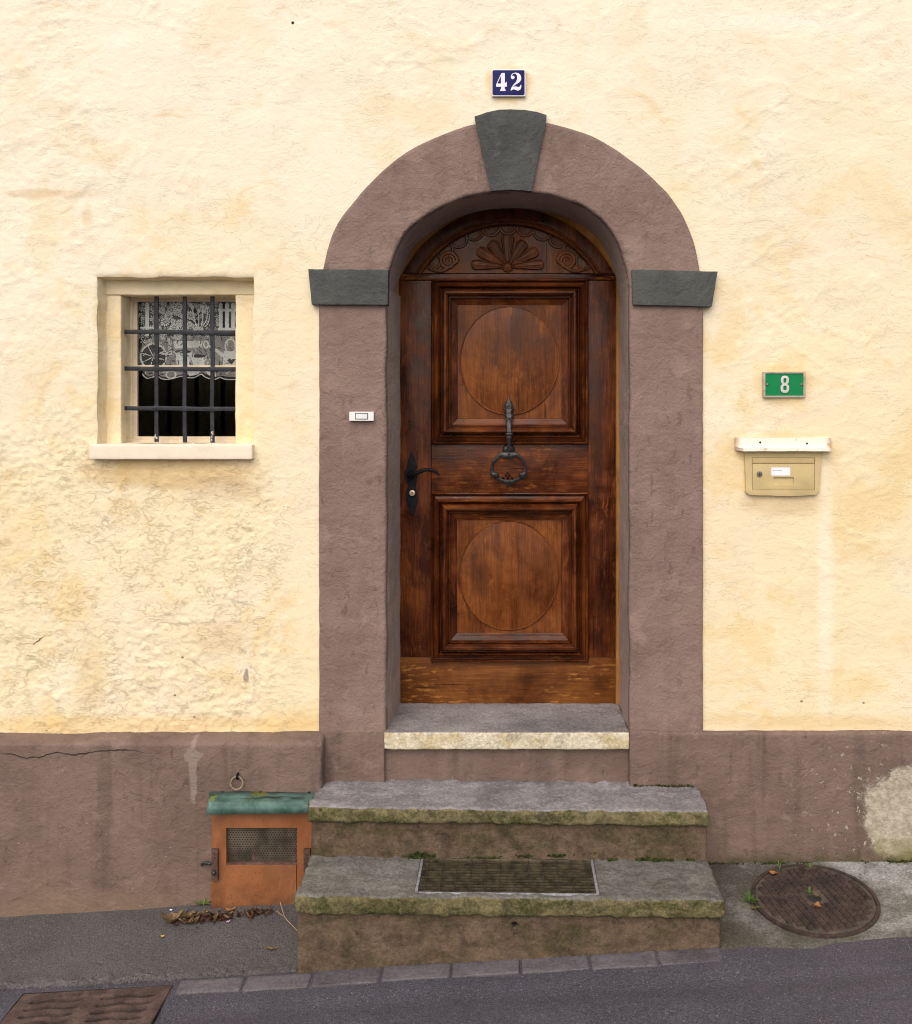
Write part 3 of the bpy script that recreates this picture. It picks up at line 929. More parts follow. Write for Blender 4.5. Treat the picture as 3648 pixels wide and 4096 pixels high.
jamb('jamb', sX(1279), sX(1547), sX(1553) + .012, .56, sZ(1150), 5)
jamb('jamb', sX(2809), sX(2515), sX(2516), .56, sZ(1150), 6)
# base blocks under the jambs
stone('base_block', PLINTH, -.748, sX(1541), -.36, .022, .30, .606, .008, .0025, .05, .014, sur, 8)
stone('base_block', PLINTH, sX(2514), .60, -.36, .0335, .30, .606, .008, .0025, .05, .014, sur, 9)
# arch in two haunches
intr = catmull([sX_ for sX_ in [(sX(1547), sZ(1150)), (sX(1560), sZ(1075)), (sX(1622), sZ(935)), (sX(1742), sZ(842)), (sX(1880), sZ(786)), (sX(2036), sZ(768)),
                (sX(2200), sZ(782)), (sX(2340), sZ(832)), (sX(2447), sZ(930)), (sX(2502), sZ(1070)), (sX(2515), sZ(1150))]], 12)
extr = catmull([(sX(1287), sZ(1150)), (sX(1295), sZ(1075)), (sX(1340), sZ(921)), (sX(1433), sZ(790)), (sX(1574), sZ(650)), (sX(1714), sZ(566)), (sX(1896), sZ(501)), (sX(2040), sZ(484)),
                (sX(2185), sZ(496)), (sX(2368), sZ(548)), (sX(2554), sZ(669)), (sX(2694), sZ(809)), (sX(2768), sZ(958)), (sX(2795), sZ(1080)), (sX(2803), sZ(1150))], 12)
NA = 150
intr_r, extr_r = resample(intr, NA), resample(extr, NA)
def haunch(i0, i1, seed):
    I, E = intr_r[i0:i1], extr_r[i0:i1]
    tn = np.gradient(intr_r, axis=0)[i0:i1]; nr = np.stack([-tn[:, 1], tn[:, 0]], 1); nr /= np.linalg.norm(nr, axis=1, keepdims=True)
    rows = []
    def row(P, f): rows.append(np.stack([P[:, 0], np.full(len(P), -f) if np.isscalar(f) else -f, P[:, 1]], -1))
    row(E, -.03); row(E, FS - .004)
    Ii = I + nr * .012
    for t in np.linspace(.012, 1, 22): row(E + (Ii - E) * t, FS)
    for a in np.linspace(.2, math.pi / 2, 6): row(I + nr * .012 * (1 - math.sin(a)), FS - .012 + .012 * math.cos(a))
    for t in np.linspace(0, 1, 14)[1:]: row(I, FS - .012 + (FD - FS + .012) * t)
    P = np.array(rows)
    n = fbm(P[..., 0] / .05, P[..., 1] / .05, P[..., 2] / .05, 4, seed) * .0032 + fbm(P[..., 0] / .25, P[..., 1] / .25, P[..., 2] / .25, 2, seed + 5) * .004
    P[..., 1] -= n
    P[..., 2] += fbm(P[..., 0] / .06, P[..., 1] / .06, P[..., 2] / .06, 3, seed + 3) * .003
    o = fast_mesh('arch', P.reshape(-1, 3), grid_faces(P.shape[0], P.shape[1], False), MAUVE, sur)
    lighten_reveal(o); return o
haunch(0, NA // 2 + 1, 11)
haunch(NA // 2, NA, 12)
# keystone
ks = [(sX(1899), sZ(475)), (sX(1950), sZ(458)), (sX(2000), sZ(449)), (sX(2045), sZ(447)), (sX(2100), sZ(450)), (sX(2150), sZ(459)), (sX(2186), sZ(470)),
      (sX(2181), sZ(505)), (sX(2160), sZ(600)), (sX(2140), sZ(700)), (sX(2125), sZ(771)), (sX(2045), sZ(766)), (sX(1966), sZ(771)), (sX(1945), sZ(690)), (sX(1922), sZ(585)), (sX(1906), sZ(510))]
def densify(poly, step=.02, wob=.0015, seed=1):
    out = []
    m = len(poly)
    for i in range(m):
        a, b = np.array(poly[i]), np.array(poly[(i + 1) % m])
        n = max(1, int(np.linalg.norm(b - a) / step))
        for j in range(n):
            p = a + (b - a) * j / n
            w = mnoise.noise_vector(Vector((p[0] * 30, p[1] * 30, seed))) * wob
            out.append((p[0] + w[0], p[1] + w[1]))
    return out
MB().prism(densify(ks, .012, .0022, 3), -.02, .034).build('keystone', GREY, sur, bevel=.004)
imp_l = [(sX(1240), sZ(1081)), (sX(1557), sZ(1084)), (sX(1554), sZ(1222)), (sX(1254), sZ(1221))]
imp_r = [(sX(2523), sZ(1083)), (sX(2864), sZ(1091)), (sX(2858), sZ(1120)), (sX(2840), sZ(1229)), (sX(2527), sZ(1222))]
MB().prism(densify(imp_l, .015, .0015, 5), -.02, .036).build('impost', GREY, sur, bevel=.004)
MB().prism(densify(imp_r, .015, .0015, 6), -.02, .036).build('impost', GREY, sur, bevel=.004)

# ------------------------------------------------------------------ door
door = bpy.data.objects.new('door', None); C.objects.link(door); door.parent = house
door['label'] = 'dark varnished arched wooden door with carved fan and two moulded panels'
FF = -.345                                     # face of the leaf
kd = (DIST - FF) / DIST
def dx(px): return wx(px, FF)
def dz(py): return wz(py, FF)
Sd = kd / 1000                                 # metres per photograph pixel at the door
RC, RO, RI = (dx(2033), dz(1303)), 471 * Sd, 415 * Sd
xl, xr_, zb = dx(1597), dx(2463), dz(2820)
# frame board set in the opening
fr = [(p[0] * 1.0, p[1]) for p in intr_r]
frame = [(p[0] + (.012 if p[0] < 0 else -.0), p[1]) for p in resample(intr, 60)]
fo = [(sX(1545) - .02, .58)] + [(p[0] * 1.04, p[1] + .012) for p in resample(intr, 50)] + [(sX(2516) + .02, .58)]
lo_ = [(xl + .01, dz(2815))] + [(xl + .01, dz(1125))] + [(RC[0] + (RO - .012) * math.cos(a), RC[1] + (RO - .012) * math.sin(a)) for a in np.linspace(math.pi - math.asin((dz(1125) - RC[1]) / RO), math.asin((dz(1125) - RC[1]) / RO), 40)] + [(xr_ - .01, dz(1125)), (xr_ - .01, dz(2815))]
MB().prism(fo, -.43, -.353, [lo_]).build('frame', OCHREW, door, smooth=0)
def arc(c, r, a0, a1, n): return [(c[0] + r * math.cos(a), c[1] + r * math.sin(a)) for a in np.linspace(a0, a1, n)]
def ang(r, x): return math.acos(max(-1, min(1, (x - RC[0]) / r)))
zt = dz(1094)
aR = math.asin((zt - RC[1]) / RO); aL = math.pi - aR
TH = -.372
# arched top rail
outer = arc(RC, RO, aR, aL, 48)
iL, iR = math.pi - math.asin((zt - RC[1]) / RI), math.asin((zt - RC[1]) / RI)
inner = arc(RC, RI, iL, iR, 48)
poly = outer + inner
MB().prism(poly, TH, FF + .004).build('arched_rail', WOODV, door, bevel=.003)
# bead round the tympanum
pts = [(x, -(FF + .006), z) for x, z in arc(RC, RI - .004, iR, iL, 60)]
MB().tube(pts, .0085, 8).build('bead', CARVED, door)
pts = [(x, -(FF + .003), z) for x, z in arc(RC, RI + .010, iR, iL, 60)]
MB().tube(pts, .005, 6).build('bead', CARVED, door)
# tympanum ground, and the raised field with a scalloped top
MB().prism(arc(RC, RI + .01, iR, iL, 60), TH, FF - .021).build('tympanum', CARVED, door, smooth=0)
ns = 11
ags = np.linspace(iR + .09, iL - .09, ns + 1)
field, rims = [], []
for i in range(ns):
    a0, a1 = ags[i], ags[i + 1]
    p0 = np.array(arc(RC, RI - .016, a0, a0, 1)[0]); p1 = np.array(arc(RC, RI - .016, a1, a1, 1)[0])
    mid = (p0 + p1) / 2; half = (p1 - p0) / 2; L = np.linalg.norm(half)
    nrm = np.array([RC[0], RC[1]]) - mid; nrm /= np.linalg.norm(nrm)
    sc = [mid - half * .97 * math.cos(t) + nrm * L * .92 * math.sin(t) for t in np.linspace(0, math.pi, 13)]
    field += [tuple(p) for p in sc]
    rims.append(sc)
e0, e1 = arc(RC, RI - .012, iR, iR, 1)[0], arc(RC, RI - .012, iL, iL, 1)[0]
poly = [(e1[0], zt + .002), (e0[0], zt + .002)] + field
MB().prism(poly, FF - .022, FF - .006).build('carved_field', CARVED, door, smooth=0)
for sc in rims:
    MB().tube([(p[0], -(FF - .005), p[1]) for p in sc], .0065, 7).build('scallop', CARVED, door)
# fan of seven petals
fc = (dx(2030), dz(1066))
for a, L, w in ((0, 132, 33), (34, 124, 30), (-34, 124, 30), (61, 140, 29), (-61, 140, 29), (86, 148, 28), (-86, 148, 28)):
    ar = R(a); L *= Sd; w *= Sd
    u = np.array([math.sin(ar), math.cos(ar)]); v = np.array([math.cos(ar), -math.sin(ar)])
    nu, nv = 22, 15
    P = np.zeros((nu, nv, 3))
    for i in range(nu):
        s = i / (nu - 1)
        ww = w * (.22 + .78 * s ** .8) * math.sqrt(max(0, 1 - max(0, (s - .78) / .22) ** 2.0)) + 1e-4
        for j in range(nv):
            t = j / (nv - 1) * 2 - 1
            at = abs(t)
            h = .016 * math.exp(-((at - .78) / .15) ** 2) + .009 * (at < .8) * (1 - at) ** .7 - (.010 if at > .98 else 0)
            endf = min(1, (1 - s) / .06)
            h = h * endf + (.014 * (1 - endf) if at < .9 else 0) - (.012 if i == nu - 1 else 0)
            p = np.array(fc) + u * (L * (.10 + .90 * s)) + v * ww * t
            P[i, j] = (p[0], -(FF - .005 + h), p[1])
    fast_mesh('petal', P.reshape(-1, 3), grid_faces(nu, nv, True), CARVED, door)
m_ = MB(); m_.dome((fc[0], -(FF - .006), fc[1]), .022, .014, .022, 12, 5)
for k in range(9):
    a = R(k * 40)
    m_.dome((fc[0] + .019 * math.cos(a), -(FF - .004), fc[1] + .019 * math.sin(a)), .008, .011, .008, 8, 4)
m_.build('rosette', CARVED, door)
# scrolls
for sg in (-1, 1):
    cxs, czs = fc[0] + sg * 237 * Sd, dz(1043)
    pts, rad = [], []
    for k in range(60):
        t = k / 59
        a = t * 2.35 * 2 * math.pi
        r = (6 + 30 * t) * Sd
        ph = math.pi * .5 - a
        pts.append((cxs - sg * r * math.cos(ph + .6), -(FF - .004), czs + r * math.sin(ph + .6)))
        rad.append(.006 + .005 * t)
    x9, _, z9 = pts[-1]
    tail = catmull([(x9, z9), (cxs + sg * 22 * Sd, dz(1083)), (cxs + sg * 62 * Sd, dz(1080)), (cxs + sg * 100 * Sd, dz(1062))], 8)
    MB().tube(pts, rad, 7).build('scroll', CARVED, door)
    mm = MB().tube([(p[0], -(FF - .004), p[1]) for p in tail], list(np.linspace(.011, .004, len(tail))), 7)
    for k in range(2, len(tail) - 2):
        mm.ball((tail[k][0], -(FF + .001), tail[k][1]), .0028, .005, .007, 6, 4)
    mm.build('scroll_tail', CARVED, door)
# rails and stiles
def board(name, mat, pxa, pxb, pya, pyb, f=FF, bev=.002):
    return MB().box(dx(pxa), dx(pxb), TH, f, dz(pyb), dz(pya)).build(name, mat, door, bevel=bev)
board('top_rail', WOODH, 1597, 2463, 1096, 1122, FF + .001)
board('stile', WOODV, 1597, 1725, 1123, 2628)
board('stile', WOODV, 2353, 2463, 1123, 2628)
board('middle_rail', WOODH, 1726, 2352, 1770, 1972, FF - .002)
kb = board('kick_board', KICK, 1597, 2463, 2629, 2820, FF - .004)
kb['label'] = 'worn ochre kick board along the foot of the door'
board('backing', WOODV, 1700, 2380, 1115, 1775, FF - .014)
board('backing', WOODV, 1700, 2380, 1965, 2650, FF - .014)
# mouldings: four mitred lengths round each panel
PROF = [(0, -.012), (0, .010), (.02, .019), (.055, .022), (.09, .017), (.10, .004), (.13, .003), (.145, .016), (.22, .020), (.28, .030), (.305, .037), (.33, .030), (.34, .004), (.385, .003),
        (.395, .024), (.44, .040), (.50, .048), (.56, .048), (.62, .041), (.655, .030), (.662, .014), (.675, .014), (.685, .024), (.71, .024), (.725, .010), (.745, .006), (.78, .004), (.98, -.006), (.985, -.010), (1.0, -.010), (1.0, -.016)]
def moulding(px0, py0, px1, py1, mw, mh, seed):
    x0, x1, z1, z0 = dx(px0), dx(px1), dz(py0), dz(py1)
    MWx, MWz = mw * Sd, mh * Sd
    for side in 'tblr':
        rows = []
        for u, h in PROF:
            ix, iz = u * MWx, u * MWz
            if side == 't': a, b = (x0 + ix, z1 - iz), (x1 - ix, z1 - iz)
            elif side == 'b': a, b = (x1 - ix, z0 + iz), (x0 + ix, z0 + iz)
            elif side == 'l': a, b = (x0 + ix, z0 + iz), (x0 + ix, z1 - iz)
            else: a, b = (x1 - ix, z1 - iz), (x1 - ix, z0 + iz)
            n = 40
            g = .0007
            row = []
            for j in range(n + 1):
                t = j / n
                d = np.array(b) - np.array(a); dl = np.linalg.norm(d)
                t = (g + t * (dl - 2 * g)) / dl
                p = np.array(a) + d * t
                w = mnoise.noise(Vector((p[0] * 14, p[1] * 14, seed + h * 200))) * .0010
                row.append((p[0], -(FF + h + w), p[1]))
            rows.append(row)
        P = np.array(rows)
        mat = WOODH if side in 'tb' else WOODV
        o = fast_mesh('moulding', P.reshape(-1, 3), grid_faces(P.shape[0], P.shape[1], False), mat, door)
        o.data.set_sharp_from_angle(angle=R(38))
moulding(1727, 1118, 2352, 1777, 106, 104, 1)
moulding(1724, 1968, 2353, 2646, 106, 116, 2)
def panel(px0, py0, px1, py1, cxp, cyp, rx, ry, split=None):
    MB().box(dx(px0), dx(px1), TH + .002, FF - .007, dz(py1), dz(py0)).build('panel', PANEL, door)
    rx, ry = rx * Sd, ry * Sd
    c = (dx(cxp), dz(cyp))
    def halfdisc(a0, a1, off):
        out = [(c[0] + rx * math.cos(a) + off, c[1] + ry * math.sin(a)) for a in np.linspace(a0, a1, 49)]
        return out
    if split is None:
        MB().prism(halfdisc(0, 2 * math.pi, 0)[:-1], FF - .012, FF - .001).build('medallion', PANEL, door, bevel=.0025)
    else:
        sxp = dx(split)
        a = math.acos((sxp - c[0]) / rx)
        MB().prism([(c[0] + rx * math.cos(t), c[1] + ry * math.sin(t)) for t in np.linspace(a, 2 * math.pi - a, 60)], FF - .012, FF - .001).build('medallion', PANEL, door, bevel=.0025)
        MB().prism([(c[0] + rx * math.cos(t), c[1] + ry * math.sin(t)) for t in np.linspace(-a + .002, a - .002, 60)], FF - .012, FF - .0018).build('medallion', PANEL, door, bevel=.0025)
def ring_bead(cxp, cyp, rx, ry):
    pts = [(dx(cxp) + rx * Sd * math.cos(t), -(FF - .0012), dz(cyp) + ry * Sd * math.sin(t)) for t in np.linspace(0, 2 * math.pi, 81)[:-1]]
    MB().tube(pts, .0030, 7, closed=True).build('medallion_bead', PANEL, door)
ring_bead(2038, 1442, 197, 216); ring_bead(2035, 2302, 197, 218)
panel(1830, 1218, 2246, 1674, 2038, 1442, 197, 216)
panel(1828, 2080, 2246, 2532, 2035, 2302, 197, 218, 2072)
# handle set
esc = catmull([(1641, 1808), (1652, 1818), (1660, 1840), (1668, 1865), (1662, 1885), (1670, 1905), (1663, 1935), (1668, 1970), (1671, 2000), (1662, 2035), (1652, 2066),
               (1640, 2045), (1626, 2005), (1624, 1970), (1632, 1940), (1622, 1915), (1616, 1890), (1628, 1870), (1633, 1840), (1640, 1825)], 5, True)
MB().prism([(dx(p[0]), dz(p[1])) for p in esc], FF - .002, FF + .006).build('escutcheon', IRON, door, bevel=.002)
lv = catmull([(dx(1646), .35 - .02, dz(1897)), (dx(1662), .288, dz(1893)), (dx(1690), .278, dz(1880)), (dx(1719), .276, dz(1874)), (dx(1745), .277, dz(1882)), (dx(1762), .280, dz(1897))], 8)
hb = MB().tube([tuple(p) for p in lv], list(np.interp(np.linspace(0, 1, len(lv)), [0, .15, .4, .7, 1], [.011, .010, .009, .0075, .003])), 9)
hb.dome((dx(1646), .345 - .006, dz(1896)), .019, .030, .019, 14, 6)
hb.build('handle', IRON, door)
cy = MB(); cy.tube([(dx(1650), .345, dz(1971)), (dx(1650), .327, dz(1971))], .0125, 18)
lk = cy.build('lock_cylinder', BRASS, door, bevel=.001)
kh = MB(); kh.tube([(dx(1650), .329, dz(1969)), (dx(1650), .3262, dz(1969))], .0032, 10)
kh.box(dx(1650) - .0014, dx(1650) + .0014, -.328, -.3262, dz(1977), dz(1970))
kh.build('keyhole', IRON, door, smooth=0)

# door sill stone and the painted face below it
thr = stone('threshold', LIME, sX(1539), sX(2514), -.37, .026, .530, .600, .007, .003, .03, .012, house, 31)
thr['label'] = 'pale limestone threshold under the door'
stone('riser', PLINTH, sX(1541) - .02, sX(2515) + .02, -.2, -.004, .34, .529, .004, .003, .05, .015, house, 32)

# ------------------------------------------------------------------ window
win = bpy.data.objects.new('window', None); C.objects.link(win); win.parent = house
win['label'] = 'small barred window with lace half curtain in a deep cream reveal'
FA, FB, FG = -.075, -.165, -.185       # surround face, casement face, glass
# plaster reveal from the wall to the surround
def ring(rect, f, n=60):
    x0, x1, z0, z1 = rect
    c = [(x0, z0), (x1, z0), (x1, z1), (x0, z1), (x0, z0)]
    out = []
    for i in range(4):
        for j in range(n): out.append((c[i][0] + (c[i + 1][0] - c[i][0]) * j / n, c[i][1] + (c[i + 1][1] - c[i][1]) * j / n, f))
    out.append(out[0])
    return np.array(out)
rws = []
for t in np.linspace(0, 1, 12):
    rr = ring((WIN['x0'] + .010 * t, WIN['x1'] - .004 * t, WIN['z0'], WIN['z1'] - .006 * t), -.004 - .085 * t)
    w1 = fbm(rr[:, 0] / .09, rr[:, 1] / .09, 0 * rr[:, 0], 3, 41) * .007; w2 = fbm((rr[:, 0] + 9) / .09, rr[:, 1] / .09, 0 * rr[:, 0], 3, 41) * .007
    q = fbm(rr[:, 0] / .04, rr[:, 1] / .04, rr[:, 2] / .04, 3, 77) * .004 * (t > 0)
    rws.append(np.stack([rr[:, 0] + w1 + q, -rr[:, 2], rr[:, 1] + w2 + q], -1))
P = np.array(rws)
fast_mesh('reveal', P.reshape(-1, 3), grid_faces(P.shape[0], P.shape[1], False), CREAM_OLD, win)
def wf(px, f): return wx(px, f)
def zf_(py, f): return wz(py, f)
wl, wr_, wt, wb = wf(484, FA), wf(942, FA), zf_(1185, FA), zf_(1772, FA)
ol, orr, ot = WIN['x0'] - .01, WIN['x1'] + .01, WIN['z1'] + .01
stone('jamb', CREAM_OLD, ol, wl, -.20, FA, wb - .03, wt + .004, .006, .003, .05, .014, win, 51)
stone('jamb', CREAM_OLD, wr_, orr, -.20, FA + .002, wb - .03, wt + .004, .005, .003, .05, .014, win, 52)
stone('lintel', CREAM_OLD, ol, orr, -.20, FA + .004, wt + .005, ot, .006, .004, .06, .014, win, 53)
# sill
sl = stone('sill', SILLM, sX(356) * .9912, sX(1009) * .9912, -.20, .036, 1.684, 1.744, .005, .0012, .05, .014, win, 54)
sl['label'] = 'pale stone window sill'
# casement
gl, gr_, gt, gb = wf(548, FG), wr_ + .04, zf_(1206, FG), zf_(1746, FG)
cas = MB()
cas.prism([(wl - .01, wb - .01), (wr_ + .05, wb - .01), (wr_ + .05, wt + .01), (wl - .01, wt + .01)], -.205, FB - .012,
          [[(gl - .016, gb - .012), (gr_ - .03, gb - .012), (gr_ - .03, gt + .010), (gl - .016, gt + .010)]])
cas.build('frame', WINP, win, bevel=.002)
cas = MB()
cas.prism([(gl - .017, gb - .013), (gr_, gb - .013), (gr_, gt + .011), (gl - .017, gt + .011)], -.204, FB - .020,
          [[(gl, gb), (gr_ - .032, gb), (gr_ - .032, gt), (gl, gt)]])
cas.build('sash', WINP, win, bevel=.003)
zm = zf_(1467, FG)
MB().box(gl - .001, gr_ - .031, -.204, FB - .026, zm - .007, zm + .007).build('glazing_bar', WINP, win, bevel=.002)
MB().box(gl - .002, gr_ - .03, -.199, -.195, zm + .006, gt + .002).build('pane', GLASS, win, smooth=0)
MB().box(gl - .002, gr_ - .03, -.199, -.195, gb - .002, zm - .006).build('pane', GLASS, win, smooth=0)
# iron grille, each bar let into the reveal
FBAR = -.125
for px in (628, 741, 851):
    x = wf(px, FBAR)
    ztop, zbot = wt + .01, wb - .028
    V, F = [], []
    n = 40
    pts = []
    for j in range(n + 1):
        z = zbot + (ztop - zbot) * j / n
        o = mnoise.noise(Vector((x * 9, z * 6, 2))) * .0025
        pts.append((x + o, z))
    mb = MB()
    vv = []
    for (a, z) in pts:
        for (u, v) in ((-.0083, 0), (-.0083, .010), (.0083, .010), (.0083, 0)):
            vv.append((a + u, -(FBAR + v), z))
    ff = [(4 * j + i, 4 * j + (i + 1) % 4, 4 * j + 4 + (i + 1) % 4, 4 * j + 4 + i) for j in range(n) for i in range(4)]
    mb.add(vv, ff + [(3, 2, 1, 0), (4 * n, 4 * n + 1, 4 * n + 2, 4 * n + 3)])
    mb.build('bar', BAR, win, bevel=.0025)
for py in (1328, 1475, 1633):
    z = zf_(py, FBAR)
    mb, vv, n = MB(), [], 40
    xa, xb = wf(503, FBAR), wr_ + .03
    for j in range(n + 1):
        x = xa + (xb - xa) * j / n
        o = mnoise.noise(Vector((x * 6, z * 9, 7))) * .0025 - (x - xa) * .006
        bulge = sum(.0022 * math.exp(-((x - wf(p, FBAR)) / .012) ** 2) for p in (628, 741, 851))
        for (u, v) in ((-.0088 - bulge, .004), (-.0088 - bulge, .016), (.0088 + bulge, .016), (.0088 + bulge, .004)):
            vv.append((x, -(FBAR + v), z + u + o))
    ff = [(4 * j + (i + 1) % 4, 4 * j + i, 4 * j + 4 + i, 4 * j + 4 + (i + 1) % 4) for j in range(n) for i in range(4)]
    mb.add(vv, ff + [(0, 1, 2, 3), (4 * n + 3, 4 * n + 2, 4 * n + 1, 4 * n)])
    mb.build('bar', BAR, win, bevel=.0025)
for px, zc, hh_, sd_ in ((628, .075, .022, 1), (851, .085, .030, 2)):
    x = wf(px, FBAR); zb_ = wb - .02
    rr_ = random.Random(sd_)
    for k in range(5):
        cxk, czk = x + rr_.uniform(-.005, .004), zb_ + zc * .5 + rr_.uniform(-hh_, hh_) * .8
        pl_ = [(cxk + rr_.uniform(.0012, .0032) * math.cos(a), czk + rr_.uniform(.002, .008) * math.sin(a)) for a in np.linspace(0, 2 * math.pi, 9)[:-1]]
        MB().prism(pl_, FBAR + .0098, FBAR + .0106).build('paint_chip', CHIP, win, smooth=0)
# room behind
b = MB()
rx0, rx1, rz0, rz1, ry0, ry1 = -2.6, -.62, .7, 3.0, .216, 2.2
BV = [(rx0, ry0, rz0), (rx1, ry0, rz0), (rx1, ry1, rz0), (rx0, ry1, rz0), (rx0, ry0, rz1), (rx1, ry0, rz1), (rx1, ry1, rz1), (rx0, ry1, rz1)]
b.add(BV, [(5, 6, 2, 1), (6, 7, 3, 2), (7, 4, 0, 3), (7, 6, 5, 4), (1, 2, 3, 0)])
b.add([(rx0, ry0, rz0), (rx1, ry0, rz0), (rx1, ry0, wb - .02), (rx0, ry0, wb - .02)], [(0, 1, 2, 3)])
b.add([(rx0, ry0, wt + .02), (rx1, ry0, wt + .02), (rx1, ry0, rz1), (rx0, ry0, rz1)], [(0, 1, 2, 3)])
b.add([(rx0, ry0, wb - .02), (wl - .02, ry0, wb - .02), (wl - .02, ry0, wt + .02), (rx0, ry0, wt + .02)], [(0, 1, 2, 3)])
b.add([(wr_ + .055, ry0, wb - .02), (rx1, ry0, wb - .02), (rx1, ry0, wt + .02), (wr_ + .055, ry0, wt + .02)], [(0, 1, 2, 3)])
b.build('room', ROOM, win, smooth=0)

# lace curtain: net, then the worked motifs standing just off it
cur = thing('lace_curtain', 'short lace curtain with daisies, pots and fence behind the window bars', 'curtain', (wf(745, -.24), .235, zf_(1517, -.24)))
FC = -.212
def cp(u, v): return (wx(330 + u / 2.4267, FC), wz(1060 + v / 2.4267, FC))     # measured in an enlarged view of the window
bot = [(590, 1060), (605, 1085), (640, 1105), (700, 1090), (740, 1085), (780, 1110), (850, 1115), (930, 1095), (965, 1085), (1000, 1095), (1080, 1100), (1130, 1080), (1160, 1065), (1200, 1095), (1270, 1115), (1310, 1110), (1340, 1095), (1380, 1112), (1440, 1118), (1500, 1115), (1560, 1110)]
hem = [cp(*p) for p in catmull(bot, 6)]
xs_ = np.linspace(cp(540, 0)[0], cp(1560, 0)[0], 120)
hz = np.interp(xs_, [h[0] for h in hem], [h[1] for h in hem])
hz = np.where(xs_ < hem[0][0], hem[0][1] + .03 * (hem[0][0] - xs_) / .02, hz)
topz = cp(0, 330)[1]
rows = []
for t in np.linspace(0, 1, 30):
    rows.append(np.stack([xs_, -(FC - .004) + .003 * np.sin(xs_ * 60), topz + (hz - topz) * t], -1))
P = np.array(rows)
fast_mesh('net', P.reshape(-1, 3), grid_faces(30, 120, True), NET, cur)
EPS = [0]
def flat_poly(uv, mat, name, holes=()):
    EPS[0] += 1
    f = FC + .0035 + .000016 * EPS[0]
    return MB().prism([cp(*p) for p in uv], f - .0004, f, [[cp(*p) for p in h] for h in holes]).build(name, mat, cur, smooth=0)
def stroke(uvs, w, mat=LACE, name='stem', mbx=None):
    EPS[0] += 1
    f = FC + .004 + .000016 * EPS[0]
    pts = [(cp(*p)[0], -f, cp(*p)[1]) for p in uvs]
    return MB().tube(pts, w / 2 / 2426.7 * 1.059, 5, flat=.4).build(name, mat, cur)
def daisy(u, v, r, n=11, rot=0.0):
    EPS[0] += 1
    mb = MB()
    f = FC + .0035 + .000016 * EPS[0]
    for k in range(n):
        a = rot + 2 * math.pi * k / n
        c, s = math.cos(a), math.sin(a)
        loc = [(.30, 0), (.6, .15), (.92, .14), (1.0, 0), (.92, -.14), (.6, -.15)]
        uv = [cp(u + r * (p * c - q * s), v + r * (p * s + q * c)) for p, q in loc]
        mb.prism(uv, f - .0004, f)
    mb.prism([cp(u + r * .22 * math.cos(t), v + r * .22 * math.sin(t)) for t in np.linspace(0, 2 * math.pi, 9)[:-1]], f - .0004, f)
    mb.build('daisy', LACE, cur, smooth=0)
# woven ground behind the pots
flat_poly([(556, 850), (600, 730), (740, 700), (900, 690), (1480, 690), (1560, 690), (1560, 1085), (1440, 1088), (1340, 1075), (1270, 1092), (1160, 1042), (1080, 1075), (965, 1062), (850, 1090), (780, 1085), (740, 1062), (640, 1082), (600, 1050), (556, 960)], LACED, 'weave')
for u, v, r in ((865, 437, 46), (935, 408, 44), (836, 492, 44), (806, 552, 48), (892, 608, 48), (928, 462, 36), (950, 566, 42), (1052, 490, 46), (1098, 604, 36), (775, 440, 34), (880, 545, 26),
                (925, 690, 42), (850, 640, 28), (790, 690, 36), (790, 385, 30), (1000, 620, 34), (870, 372, 30), (980, 500, 30), (1040, 575, 30), (1150, 625, 28), (745, 620, 30)):
    daisy(u, v, r, 11, u * .1)
for u, v, r in ((585, 430, 26), (570, 490, 24), (612, 520, 24), (580, 560, 26), (615, 590, 22), (590, 640, 26), (570, 700, 26), (622, 690, 24), (592, 745, 28), (670, 420, 26), (680, 515, 28), (672, 610, 26), (560, 400, 20), (655, 745, 26)):
    daisy(u, v, r, 5, u * .3)
def rect(u0, v0, u1, v1): return [(u0, v0), (u1, v0), (u1, v1), (u0, v1)]
for u in (1326, 1386, 1446, 1506): flat_poly([(u, 630), (u, 380), (u + 18, 362), (u + 36, 380), (u + 36, 630)], LACE, 'picket')
for v in (425, 610): flat_poly(rect(1318, v, 1560, v + 26), LACE, 'fence_rail')
flat_poly([(612, 690), (612, 375), (630, 358), (648, 375), (648, 690)], LACE, 'picket')
flat_poly(rect(560, 600, 700, 618), LACE, 'fence_rail')
for pts in ([(1110, 600), (1090, 520), (1070, 430)], [(1130, 600), (1130, 500), (1110, 420)], [(1150, 610), (1170, 520), (1160, 430)], [(1170, 600), (1210, 520), (1215, 440)], [(1190, 600), (1225, 560), (1235, 480)], [(1120, 600), (1100, 560), (1060, 520)]):
    stroke([tuple(p) for p in catmull(pts, 4)], 9)
for u, v in ((1070, 410), (1110, 395), (1165, 405), (1210, 415), (1130, 440), (1050, 390), (1180, 450)):
    flat_poly([(u - 20, v - 22), (u - 7, v - 8), (u, v - 26), (u + 7, v - 8), (u + 20, v - 22), (u + 17, v + 12), (u, v + 24), (u - 17, v + 12)], LACE, 'tulip')
circ = lambda u, v, r, n=28, ry=None: [(u + r * math.cos(t), v + (ry or r) * math.sin(t)) for t in np.linspace(0, 2 * math.pi, n + 1)[:-1]]
flat_poly(circ(692, 890, 132), LACE, 'wheel', [circ(692, 890, 116)])
flat_poly(circ(692, 890, 116), NET, 'wheel_net', [circ(692, 890, 18)])  # net ground between the spokes
for k in range(8):
    a = k * math.pi / 4 + .3
    stroke([(692 + 15 * math.cos(a), 890 + 15 * math.sin(a)), (692 + 118 * math.cos(a), 890 + 118 * math.sin(a))], 8, LACE, 'spoke')
